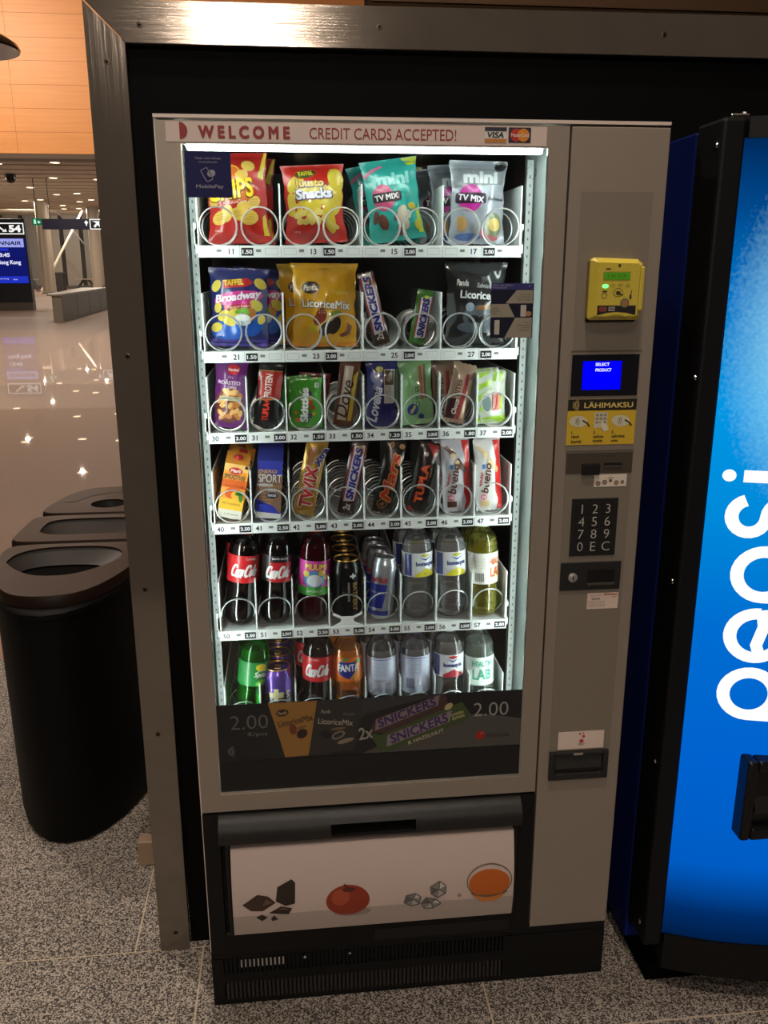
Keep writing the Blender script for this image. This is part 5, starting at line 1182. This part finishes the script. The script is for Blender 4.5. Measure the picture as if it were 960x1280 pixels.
for x, ph_, nm in ((0.392, 0.0, 'clear water bottle with a blue cap and printed back label, by the orange bottle'), (0.466, 0.15, 'clear water bottle with a blue cap, bar code turned to the front')):
    p = bottle(nm, x, 6, -0.5, WAT, (40, 80, 190), WATER, 0.160, (0.060, 0.146), (206, 214, 236), group=gF)
    p.T([textl('vesi vatten hiilihapotettu', -0.022, 0.138-0.0046*k, 0.032, 0.0026) for k in range(8)], (96, 110, 170), 2); p.D('blue_rule', [rect(-0.026, 0.020, 0.1415, 0.1430)], (70, 84, 170), 2)
    if ph_: p.D('bar_code', [rect(-0.024+0.0024*k, -0.0228+0.0024*k, 0.072, 0.096) for k in range(8)], (80, 90, 150), 2)
    else: p.T([text('bonaqua', -0.008, 0.094, 0.022, 0.005), text('0,5 l', 0.012, 0.085, 0.012, 0.005)], (80, 96, 170), 2)
    behind(p, -0.010, 0.072, 'blue capped water bottle behind the one ' + ('with the bar code' if ph_ else 'by the orange bottle'), 1)
p = water('clear water bottle with a red pointed label on the lowest shelf', 0.540, 6, -0.5, (196, 200, 206), RT2, gF, 0.0)
behind(p, -0.010, 0.072, 'red labelled water bottle behind the front one on the lowest shelf', 0)
p = bottle('clear drink bottle with mint green letters, rightmost on the lowest shelf', 0.6105, 6, -2, liquid_mat((226, 240, 232)), (226, 230, 230), ROUND, 0.166, (0.070, 0.136), (222, 236, 230), group=gF)
p.T([text('HEALTH', 0.0, 0.1215, 0.042, 0.013, 0, 0, 0.03), text('LAB', 0.0, 0.096, 0.042, 0.024, 0, 0, 0.03)], (96, 190, 160), 2)
behind(p, 0.0, 0.072, 'clear bottle behind the mint lettered one on the lowest shelf', 1)

# ------------------------------------------------------------------ the blue drinks machine on the right
PX, PY = 1.32, 0.25
pm = thing('drinks_machine', 'blue backlit drinks machine with a bowed front at the right edge', 'vending machine', (PX, PY, 0))
obj('cabinet', G().box(0.963, 1.70, 0.052, 0.75, 0.05, 1.822, 0.004), M((12, 30, 96), 0.5, spec=0.2), pm)
obj('plinth', G().box(0.985, 1.68, -0.03, 0.74, 0.0, 0.05), BLACKM, pm)


def bow(x): return -0.052 - 0.072*max(0.0, 1-((x-1.34)/0.335)**2)


def bowed(x0, x1, z0, z1, d0, n=18, yb=None):
    """slab whose front follows the bowed door, d0 in front of it"""
    g = G(); xs = [x0+(x1-x0)*i/n for i in range(n+1)]
    for x in xs: g.v += [(x, bow(x)-d0, z0), (x, bow(x)-d0, z1), (x, yb if yb is not None else bow(x)+0.02, z0), (x, yb if yb is not None else bow(x)+0.02, z1)]
    for i in range(n):
        a = 4*i; g.f += [(a, a+4, a+5, a+1), (a+2, a+3, a+7, a+6), (a+1, a+5, a+7, a+3), (a, a+2, a+6, a+4)]
    g.f += [(0, 1, 3, 2), (4*n, 4*n+2, 4*n+3, 4*n+1)]
    return g


dr = obj('door_frame', G().box(0.963, 1.006, -0.05, 0.05, 0.115, 1.833, 0.006), BLACK, pm)
obj('door_frame', G().box(1.674, 1.70, -0.05, 0.05, 0.115, 1.833, 0.006), BLACK, pm)
obj('door_frame', bowed(1.006, 1.674, 1.7985, 1.833, 0.006, yb=0.05), BLACK, pm)
obj('door_frame', bowed(1.006, 1.674, 0.06, 0.152, 0.006, yb=0.05), BLACK, pm)
for y_, z_ in ((-0.030, 1.79), (-0.033, 1.388), (-0.020, 0.979), (-0.020, 0.57), (-0.020, 0.158)):
    g = G().lathe([(0.0062, 0), (0.0055, 0.002), (0.003, 0.0032), (0.0005, 0.0035)], 12); g.v = [(0.963-c, y_+a, z_+b) for a, b, c in g.v]
    obj('door_screw', g, CHROME, pm, True)
obj('hinge', G().box(0.985, 1.02, -0.03, 0.01, 1.833, 1.842, 0.002).lathe([(0.008, 0), (0.008, 0.012)], 12, (1.012, -0.02, 1.833)), CHROME, pm)


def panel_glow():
    m = bpy.data.materials.new('backlit_print_and_falloff'); m.use_nodes = True  # blue print, with backlight falloff and central glow painted into the emission
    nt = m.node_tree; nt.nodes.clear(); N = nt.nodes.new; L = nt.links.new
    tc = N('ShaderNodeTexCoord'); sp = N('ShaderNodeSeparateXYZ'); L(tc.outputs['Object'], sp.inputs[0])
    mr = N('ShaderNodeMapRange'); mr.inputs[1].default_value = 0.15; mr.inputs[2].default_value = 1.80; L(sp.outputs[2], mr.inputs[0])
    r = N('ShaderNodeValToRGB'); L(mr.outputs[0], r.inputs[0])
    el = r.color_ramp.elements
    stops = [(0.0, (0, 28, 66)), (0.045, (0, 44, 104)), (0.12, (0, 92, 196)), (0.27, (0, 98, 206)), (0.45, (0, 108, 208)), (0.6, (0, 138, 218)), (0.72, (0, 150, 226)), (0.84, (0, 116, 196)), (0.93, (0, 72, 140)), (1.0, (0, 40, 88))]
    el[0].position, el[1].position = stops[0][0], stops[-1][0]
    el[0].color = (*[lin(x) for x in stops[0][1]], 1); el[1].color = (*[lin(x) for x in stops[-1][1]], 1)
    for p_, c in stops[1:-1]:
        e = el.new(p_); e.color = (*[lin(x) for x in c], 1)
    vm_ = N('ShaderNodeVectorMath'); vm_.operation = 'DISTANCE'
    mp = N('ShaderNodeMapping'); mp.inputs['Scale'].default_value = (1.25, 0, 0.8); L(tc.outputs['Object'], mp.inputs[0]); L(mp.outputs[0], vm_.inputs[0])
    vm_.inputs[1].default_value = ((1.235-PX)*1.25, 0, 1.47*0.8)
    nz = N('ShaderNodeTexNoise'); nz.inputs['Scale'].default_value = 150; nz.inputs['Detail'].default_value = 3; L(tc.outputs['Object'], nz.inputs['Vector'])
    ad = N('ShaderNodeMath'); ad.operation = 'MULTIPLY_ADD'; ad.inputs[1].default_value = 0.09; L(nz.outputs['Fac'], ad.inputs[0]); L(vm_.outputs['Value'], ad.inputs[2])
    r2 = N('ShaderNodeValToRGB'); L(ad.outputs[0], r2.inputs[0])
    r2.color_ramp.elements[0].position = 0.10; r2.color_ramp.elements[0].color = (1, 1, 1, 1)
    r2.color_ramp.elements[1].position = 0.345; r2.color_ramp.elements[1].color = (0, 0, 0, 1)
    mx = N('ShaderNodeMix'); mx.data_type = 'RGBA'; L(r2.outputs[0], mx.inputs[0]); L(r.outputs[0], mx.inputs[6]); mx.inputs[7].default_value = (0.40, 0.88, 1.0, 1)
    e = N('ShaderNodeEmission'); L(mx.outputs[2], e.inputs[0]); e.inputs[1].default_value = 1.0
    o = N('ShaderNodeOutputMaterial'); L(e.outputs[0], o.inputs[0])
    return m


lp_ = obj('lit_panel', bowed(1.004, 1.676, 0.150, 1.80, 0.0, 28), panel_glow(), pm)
def PS(a, b, off=0):      # a along the reading direction (up), b towards the letter tops (left)
    x = 1.113-b
    return (x, bow(x)-off, a)
sh = []; tk = 0.0235; rr_ = 0.0585
for zc in (0.757, 1.012): sh += [ring(zc, 0, rr_, rr_, tk), stroke([(zc-rr_+tk/2, 0.0), (zc-rr_+tk/2, -0.16)], tk)]
zc = 0.884
sh += [ring(zc, 0, rr_, rr_, tk, 0, 30, -4, 305), stroke([(zc-rr_+0.01, -0.012), (zc-0.02, -0.002), (zc+0.02, -0.012), (zc+rr_-0.004, -0.006)], tk*0.95)]
zc = 1.128; q_ = 0.030
sh += [stroke(arcpts(zc, 0.037, 0.032, 0.030, 15, 270, 16) + arcpts(zc, -0.023, 0.032, 0.030, 90, -165, 16)[1:], tk)]
sh += [stroke([(1.206, 0.054), (1.206, -0.065)], tk), ell(1.206, 0.0725, 0.0125, 0.0125, 0, 20)]
sh[-1] = ell(1.206, 0.078, 0.0118, 0.0118, 0, 20)
lay('lettering', lp_, PS, sh, emit((255, 255, 255), 1.05), 0.0010, 0.012)
bx = obj('bill_box', G().box(1.113, 1.135, -0.128, -0.075, 0.435, 0.621, 0.006).box(1.265, 1.29, -0.128, -0.10, 0.435, 0.621, 0.006).box(1.135, 1.265, -0.128, -0.085, 0.595, 0.621, 0.005).box(1.135, 1.265, -0.128, -0.085, 0.435, 0.465, 0.005)
         .box(1.135, 1.265, -0.112, -0.085, 0.465, 0.595), BLACKG, pm)
obj('bill_chute', G().prismx([(-0.112, 0.53), (-0.124, 0.505), (-0.124, 0.497), (-0.112, 0.497)], 1.14, 1.26), M((30, 30, 30), 0.35), bx)

# ------------------------------------------------------------------ the recycling bin
BCX, BCY = -0.462, 1.245
BA, BB = 0.243, 0.637


def bin_r(th, a=BA, b=BB):
    c, s = math.cos(th), math.sin(th)
    n = 2.05 if s < 0 else 2.9
    return 1.0/((abs(c)/a)**n + (abs(s)/b)**n)**(1.0/n)


def bin_ring(z, k, n=72):
    return [(BCX+bin_r(2*PI*i/n, BA-k, BB-k)*math.cos(2*PI*i/n), BCY+bin_r(2*PI*i/n, BA-k, BB-k)*math.sin(2*PI*i/n), z) for i in range(n)]


def loft(rings, cap0=True, cap1=True):
    g = G(); n = len(rings[0])
    for r in rings: g.v += r
    for i in range(len(rings)-1):
        for k in range(n): g.f.append((i*n+k, i*n+(k+1) % n, (i+1)*n+(k+1) % n, (i+1)*n+k))
    if cap0: g.f.append(tuple(range(n))[::-1])
    if cap1: g.f.append(tuple((len(rings)-1)*n+k for k in range(n)))
    return g


bn_ = thing('recycling_bin', 'black oval waste sorting bin with three lids tinted brown like reflected wood', 'bin', (BCX, BCY, 0))
obj('body', loft([bin_ring(0.0, 0.02), bin_ring(0.006, 0.008), bin_ring(0.03, 0.002), bin_ring(0.69, 0.002), bin_ring(0.694, -0.004), bin_ring(0.708, -0.004), bin_ring(0.714, 0.002), bin_ring(0.716, 0.02)]), noisy('black_bin_plastic', (9, 9, 9), (11, 11, 11), 400, 0.55), bn_, True)
bpy.data.materials['black_bin_plastic'].node_tree.nodes['Principled BSDF'].inputs['Specular IOR Level'].default_value = 0.12
LID = noisy('bin_lid_plastic', (32, 22, 16), (37, 26, 19), 500, 0.4, 0, 0.15); FUN = noisy('bin_funnel_plastic', (36, 34, 33), (44, 42, 41), 500, 0.42, 0, 0.15)  # lid brown carries the orange wood's reflection, mixed into the base colour


for m_ in (LID, FUN): m_.node_tree.nodes['Principled BSDF'].inputs['Specular IOR Level'].default_value = 0.13


def lid(name, y0, y1, hole, hole2, label):
    yc = (y0+y1)/2; hy = (y1-y0)/2; n = 64

    def inside(x, y, k):
        dx, dy = x-BCX, y-BCY
        r = math.hypot(dx, dy); th = math.atan2(dy, dx)
        e = r/bin_r(th, BA-k, BB-k)
        return e**9 + (abs((y-yc))/(hy-k))**9 < 1

    def edge(k, cx=BCX, cy=yc):
        o = []
        for i in range(n):
            a = 2*PI*i/n; lo, hi = 0.0, 0.8
            for _ in range(26):
                m = (lo+hi)/2
                if inside(cx+m*math.cos(a), cy+m*math.sin(a), k): lo = m
                else: hi = m
            o.append((cx+lo*math.cos(a), cy+lo*math.sin(a)))
        return o
    H = [hole(2*PI*i/n) for i in range(n)]; H2 = [hole2(2*PI*i/n) for i in range(n)]
    E = lambda k, z: [(x, y, z) for x, y in edge(k)]
    o = obj('lid', loft([E(0.004, 0.7165), E(0.004, 0.742), E(0.009, 0.749), [(x, y, 0.75) for x, y in H], [(x, y, 0.744) for x, y in H]], False, False), LID, bn_, True)
    obj('funnel', loft([[(x, y, 0.744) for x, y in H], [(x, y, 0.722) for x, y in H2]], False, False), FUN, o, True)
    obj('opening', loft([[(x, y, 0.7222) for x, y in H2], [(x, y, 0.7170) for x, y in H2]], False, True), BLACKM, o)
    return o


def blob(cx, cy, a, b, n, flat_back=None, shift=0.0):
    def f(t):
        c, s = math.cos(t), math.sin(t)
        r = 1.0/((abs(c)/a)**n + (abs(s)/b)**n)**(1.0/n)
        x, y = r*c, r*s
        if shift and y < 0: x *= 1 - shift*(-y/b)
        return (cx+x, cy+y)
    return f


lid('front', BCY-BB, 1.118, blob(-0.478, 0.94, 0.165, 0.135, 2.8, None, 0.45), blob(-0.475, 0.895, 0.128, 0.082, 2.6, None, 0.4), '')
lid('mid', 1.130, 1.452, blob(BCX, 1.30, 0.17, 0.095, 4.0), blob(BCX, 1.245, 0.135, 0.036, 4.0), '')
lb = lid('back', 1.464, BCY+BB, blob(BCX-0.01, 1.588, 0.064, 0.060, 2.0), blob(BCX-0.01, 1.588, 0.060, 0.056, 2.0), '')
obj('crescent_groove', G().add(*(lambda a: ([(p[0], p[1], 0.7503) for p in a[0]], a[1]))(ring(BCX-0.005, 1.60, 0.178, 0.195, 0.05, 0, 24, 30, 172))), FUN, lb)

# ------------------------------------------------------------------ the departure hall behind
ceil = structure(obj('ceiling', G().box(-60, 30, -48, 110, 6.06, 6.2), M((42, 37, 32), 0.8)))
SLAT = M((168, 154, 134), 0.6)
sl_me = None
for k in range(78):
    y_ = -46 + 1.9*k
    if sl_me is None:
        so = obj('slat', G().box(-45, 25, 0, 1.60, 5.90, 5.96), SLAT, ceil); sl_me = so.data; so.location.y = y_
    else:
        so = bpy.data.objects.new('slat', sl_me); COL.objects.link(so); so.parent = ceil; so.location.y = y_
LAMP = emit((255, 226, 180), 9.0)
first = None
for x, y_ in ((-9.38, 38.3), (-13.67, 50.2), (-13.46, 54.9), (-9.1, 45.4), (-16.8, 60.2), (-16.4, 63.9), (-13.4, 60.6), (-16.2, 68.0), (-7.83, 31.4), (-11.78, 37.9), (-11.9, 38.9), (-18.8, 59.2), (-15.5, 59.0), (-12.07, 54.0), (-11.1, 44.8), (-15.1, 48.0), (-15.4, 64.3), (-15.0, 67.4), (-12.3, 58.9), (-7.62, 37.8), (-19.0, 71.2),
              (0.99, -33.3), (0.76, -34.3), (3.9, -33.7), (5.4, -33.8), (6.4, -39.6), (11.7, -42.7), (0.1, -1.2), (-3.6, -3.0), (3.4, -2.4)):
    if first is None:
        first = thing('ceiling_light', 'small round downlight recessed in the slatted hall ceiling', 'ceiling light', (0, 0, 5.9), (0, 0, 0), 'downlights of the slatted ceiling', True)
        obj('lens', G().lathe([(0.20, -0.012), (0.20, -0.002)], 20), LAMP, first); obj('trim_ring', G().lathe([(0.20, -0.002), (0.20, -0.02), (0.235, -0.02), (0.235, -0.001)], 20, cap=False), M((190, 185, 175), 0.4), first)
        c = first
    else: c = copy_tree(first)
    c.location = (x, y_, 5.9)
# orange wood cladding, built panel by panel
WOODM = noisy('orange_maple_veneer', (204, 134, 70), (214, 145, 80), 3.0, 0.45, 0, 0, 6, (0.4, 1, 9), 0.3, 0.7)
wl = structure(obj('wall_left', G().box(-16, 1.5, 12.03, 12.2, 3.16, 6.0), M((70, 44, 24), 0.6)))
zs = [3.165, 3.449, 3.755, 4.061, 4.364, 4.655, 4.956, 5.26, 5.56, 5.86]
xs = [-15.9, -13.4, -10.9, -8.4, -6.0, -3.54, -1.1, 1.4]
for i in range(7):
    for j in range(9):
        obj('wood_panel', G().box(xs[i]+.0015, xs[i+1]-.0015, 12.0, 12.03, zs[j]+.0015, zs[j+1]-.0015), WOODM, wl)
obj('soffit_edge', G().box(-16, 1.5, 11.99, 12.4, 3.10, 3.16), M((70, 52, 38), 0.5), wl)
pl = thing('pendant_lamp', 'dark glossy dome pendant lamp in front of the orange wood wall', 'lamp', (-2.83, 8.0, 3.62))
obj('shade', G().lathe([(0.50, 0.0), (0.51, 0.02), (0.49, 0.06), (0.40, 0.12), (0.25, 0.17), (0.10, 0.20), (0.04, 0.205)], 36, (-2.83, 8.0, 3.63)), M((26, 22, 20), 0.12, 0, 0.6), pl, True)
obj('cord', G().cyl((-2.83, 8.0, 3.83), (-2.83, 8.0, 5.9), 0.008, 6), BLACK, pl)

# far wall with its upright panels
wf = structure(obj('wall_far', G().box(-60, 12, 76.5, 76.7, 0, 6.06), M((34, 30, 26), 0.8)))
WP = [M((112, 104, 92), 0.5), M((98, 92, 82), 0.5), M((120, 112, 98), 0.5)]
x = -52.0; k = 0
while x < 11:
    obj('wall_panel', G().box(x, x+1.25, 76.3, 76.5, 0.25, 5.9), WP[k % 3], wf); x += 1.6; k += 1
obj('skirting', G().box(-60, 12, 76.2, 76.5, 0, 0.25), M((60, 55, 48), 0.6), wf)
wr = structure(obj('wall_side', G().box(-46.2, -46, 2, 76, 0, 6.06), M((96, 88, 78), 0.6)))
for x, y_, nm in ((-15.75, 60.0, 'round pale hall column left of the slanted brace'), (-13.75, 66.0, 'round pale hall column under the right end of the direction sign')):
    c = thing('hall_column', nm, 'column', (x, y_, 0)); c['group'] = 'columns of the hall'
    obj('shaft', G().lathe([(0.43, 0.12), (0.43, 5.9)], 28, (x, y_, 0)), M((140, 128, 112), 0.4), c, True)
    obj('collar', G().lathe([(0.50, 0.0), (0.50, 0.12), (0.43, 0.14)], 28, (x, y_, 0)), M((120, 110, 98), 0.4), c, True)
# gate display
gd = thing('gate_display', 'tall dark gate display with a lit number board and blue screen', 'display', (-10.7, 35.2, 0))
obj('housing', G().box(-11.40, -9.98, 35.05, 35.40, 0.30, 3.48, 0.01), M((24, 25, 32), 0.35), gd)
obj('foot', G().box(-11.40, -9.98, 35.03, 35.42, 0.0, 0.30, 0.01), M((70, 62, 54), 0.5), gd)
nb = obj('number_board', G().box(-11.36, -10.0, 35.03, 35.05, 2.86, 3.36), M((18, 18, 20), 0.4), gd)
FD = flat(35.03); LW_ = emit((240, 240, 236), 1.1)
lay('board_edge', nb, FD, [rect(-11.34, -10.02, 3.29, 3.33), rect(-11.34, -10.02, 2.90, 2.94), rect(-10.06, -10.02, 2.90, 3.33), rect(-11.34, -11.30, 2.90, 3.33)], LW_, 0.002)
lay('lettering', nb, FD, [text('54', -10.36, 3.115, 0.46, 0.27, bold=0.05), poly((-11.0, 3.26), (-10.75, 3.05), (-10.72, 3.12), (-10.66, 3.0), (-10.85, 2.99), (-10.8, 3.02), (-11.04, 3.22))], LW_, 0.002)
sc = obj('screen', G().box(-11.34, -10.04, 35.035, 35.05, 1.04, 2.76), emit((20, 26, 110), 0.9), gd)
FS = flat(35.035)
lay('airline_band', sc, FS, [rect(-11.32, -10.09, 2.42, 2.74)], emit((160, 165, 235), 1.0), 0.002)
lay('lettering', sc, FS, [text('FINNAIR', -10.70, 2.575, 1.05, 0.15, 0, 0.15, 0.03)], emit((30, 34, 90), 0.6), 0.006)
lay('blue_band', sc, FS, [rect(-11.32, -10.06, 1.06, 1.32), rect(-11.32, -10.7, 2.28, 2.38)], emit((34, 52, 190), 1.0), 0.002)
lay('row_line', sc, FS, [rect(-11.32, -10.07, 1.995, 2.015)], emit((20, 20, 80), 0.5), 0.002)
lay('lettering', sc, FS, [text('13:45', -10.90, 2.13, 0.48, 0.15, bold=0.04), text('Hong Kong', -10.72, 1.83, 0.90, 0.20, bold=0.04), text('Boarding', -11.0, 1.22, 0.4, 0.05), text('Gate', -10.55, 1.2, 0.16, 0.05)], emit((225, 225, 250), 1.0), 0.004)
# hanging direction sign with the green exit sign at its end
dg = thing('direction_sign', 'dark blue hanging direction sign with a white framed gate number', 'sign', (-10.4, 45, 3.75))
bd = obj('board', G().box(-11.90, -8.2, 45.0, 45.12, 3.50, 4.00, 0.01), M((22, 24, 74), 0.4), dg)
FE = flat(45.0)
lay('gate_box', bd, FE, [rect(-9.60, -8.3, 3.50, 4.0)], LW_, 0.004)
lay('gate_box_field', bd, FE, [rect(-9.55, -8.35, 3.55, 3.95)], M((20, 20, 24), 0.4), 0.008)
lay('lettering', bd, FE, [text('54', -8.85, 3.75, 0.42, 0.30, bold=0.05), poly((-9.5, 3.9), (-9.12, 3.9), (-9.12, 3.6), (-9.22, 3.72), (-9.34, 3.58), (-9.42, 3.66), (-9.28, 3.8), (-9.4, 3.88))], LW_, 0.012)
lay('diamond_mark', bd, FE, [poly((-9.86, 3.83), (-9.76, 3.72), (-9.66, 3.83), (-9.76, 3.94)), rect(-9.79, -9.73, 3.68, 3.8)], LW_, 0.004)
for x in (-11.5, -9.0): obj('hanger', G().cyl((x, 45.06, 4.0), (x, 45.06, 5.9), 0.02, 6), BLACK, dg)
es = thing('exit_sign', 'small green lit exit sign left of the blue direction sign', 'sign', (-12.1, 45, 3.85))
eb = obj('sign_box', G().box(-12.38, -11.93, 45.0, 45.10, 3.70, 4.02, 0.01), emit((24, 120, 78), 0.7), es)
lay('running_mark', eb, FE, [rect(-12.29, -12.18, 3.76, 3.94), ell(-12.235, 3.965, 0.03), poly((-12.12, 3.84), (-12.05, 3.93), (-12.05, 3.88), (-11.98, 3.88), (-11.98, 3.80), (-12.05, 3.80), (-12.05, 3.75))], emit((200, 235, 215), 1.0), 0.004)
obj('hanger', G().cyl((-12.15, 45.05, 4.02), (-12.15, 45.05, 5.9), 0.02, 6), BLACK, es)
# low panelled counter running away
ct = thing('service_counter', 'low grey panelled counter running away into the hall', 'counter', (-7.1, 31.5, 0))
def cpt(t): return (-6.83-0.055*t, 26.9+t)
for k in range(4):
    a, b = cpt(k*2.5+0.03), cpt(k*2.5+2.47)
    g = G().add([(a[0]-.05, a[1], 0.0), (b[0]-.05, b[1], 0.0), (b[0], b[1], 0.0), (a[0], a[1], 0.0), (a[0]-.05, a[1], 0.78), (b[0]-.05, b[1], 0.78), (b[0], b[1], 0.78), (a[0], a[1], 0.78)], [(0, 1, 2, 3), (4, 7, 6, 5), (0, 4, 5, 1), (2, 6, 7, 3), (1, 5, 6, 2), (0, 3, 7, 4)])
    obj('front_panel', g, M((96, 88, 78), 0.5), ct)
a, b = cpt(0), cpt(10)
obj('end_panel', G().box(-7.13, -6.835, 26.86, 26.89, 0, 0.78), M((112, 102, 90), 0.5), ct)
obj('carcass', G().add([(a[0]-.06, a[1], 0.0), (b[0]-.06, b[1], 0.0), (b[0]-.9, b[1], 0.0), (a[0]-.30, a[1], 0.0), (a[0]-.06, a[1], 0.78), (b[0]-.06, b[1], 0.78), (b[0]-.9, b[1], 0.78), (a[0]-.30, a[1], 0.78)], [(0, 3, 2, 1), (4, 5, 6, 7), (0, 1, 5, 4), (2, 3, 7, 6), (1, 2, 6, 5), (0, 4, 7, 3)]), M((50, 46, 42), 0.6), ct)
obj('worktop', G().add([(a[0]+.02, a[1]-.1, 0.78), (b[0]+.02, b[1], 0.78), (b[0]-1.1, b[1], 0.78), (a[0]-.42, a[1]-.1, 0.78), (a[0]+.02, a[1]-.1, 0.84), (b[0]+.02, b[1], 0.84), (b[0]-1.1, b[1], 0.84), (a[0]-.42, a[1]-.1, 0.84)], [(0, 3, 2, 1), (4, 5, 6, 7), (0, 1, 5, 4), (2, 3, 7, 6), (1, 2, 6, 5), (0, 4, 7, 3)]), M((120, 110, 96), 0.4), ct)
db = thing('waste_bin', 'dark upright waste bin standing beyond the panelled counter', 'bin', (-16.5, 65.0, 0))
obj('body', G().box(-17.02, -15.95, 64.6, 65.4, 0.0, 1.25, 0.02), M((30, 28, 26), 0.6), db); obj('cover', G().box(-17.05, -15.92, 64.57, 65.43, 1.25, 1.38, 0.02), M((40, 37, 34), 0.5), db)
for x, y_, w_, nm in ((-15.1, 68.0, 1.5, 'trestle bench beyond the counter, right of the dark waste bin'), (-18.6, 66.0, 1.0, 'trestle bench beside the column, left of the dark waste bin'), (-12.6, 66.0, 0.9, 'trestle bench at the right end, under the second column')):
    bt = thing('bench', nm, 'bench', (x, y_, 0)); bt['group'] = 'benches in the hall'
    obj('seat', G().box(x-w_/2, x+w_/2, y_-0.3, y_+0.3, 0.82, 0.90), M((128, 116, 100), 0.5), bt)
    for s_ in (-1, 1):
        for q_ in (-0.25, 0.25): obj('leg', G().tube([(x+s_*w_*0.5, y_+q_, 0.02), (x+s_*w_*0.12, y_+q_, 0.82)], 0.045, 6), M((46, 40, 36), 0.5), bt)
br = tag(obj('steel_brace', G().cyl((-18.4, 68, 0.05), (-14.85, 68, 5.85), 0.09, 10), M((214, 204, 186), 0.4)), 'pale slanted steel brace rising behind the direction sign', 'brace')
br2 = tag(obj('steel_brace', G().cyl((-12.9, 70, 0.05), (-17.2, 70, 5.85), 0.05, 8), M((92, 86, 78), 0.4)), 'thin dark steel brace crossing behind the pale one', 'brace')
cd = thing('ceiling_camera', 'dark round camera dome hanging under the slatted ceiling', 'camera', (-12.66, 43.2, 5.9))
obj('dome', G().lathe([(0.02, -0.42), (0.14, -0.38), (0.22, -0.28), (0.24, -0.16)], 24, (-12.66, 43.2, 5.9)), M((14, 13, 12), 0.2), cd, True); obj('mount', G().lathe([(0.26, -0.16), (0.26, 0.0)], 24, (-12.66, 43.2, 5.9)), M((40, 36, 32), 0.5), cd, True)
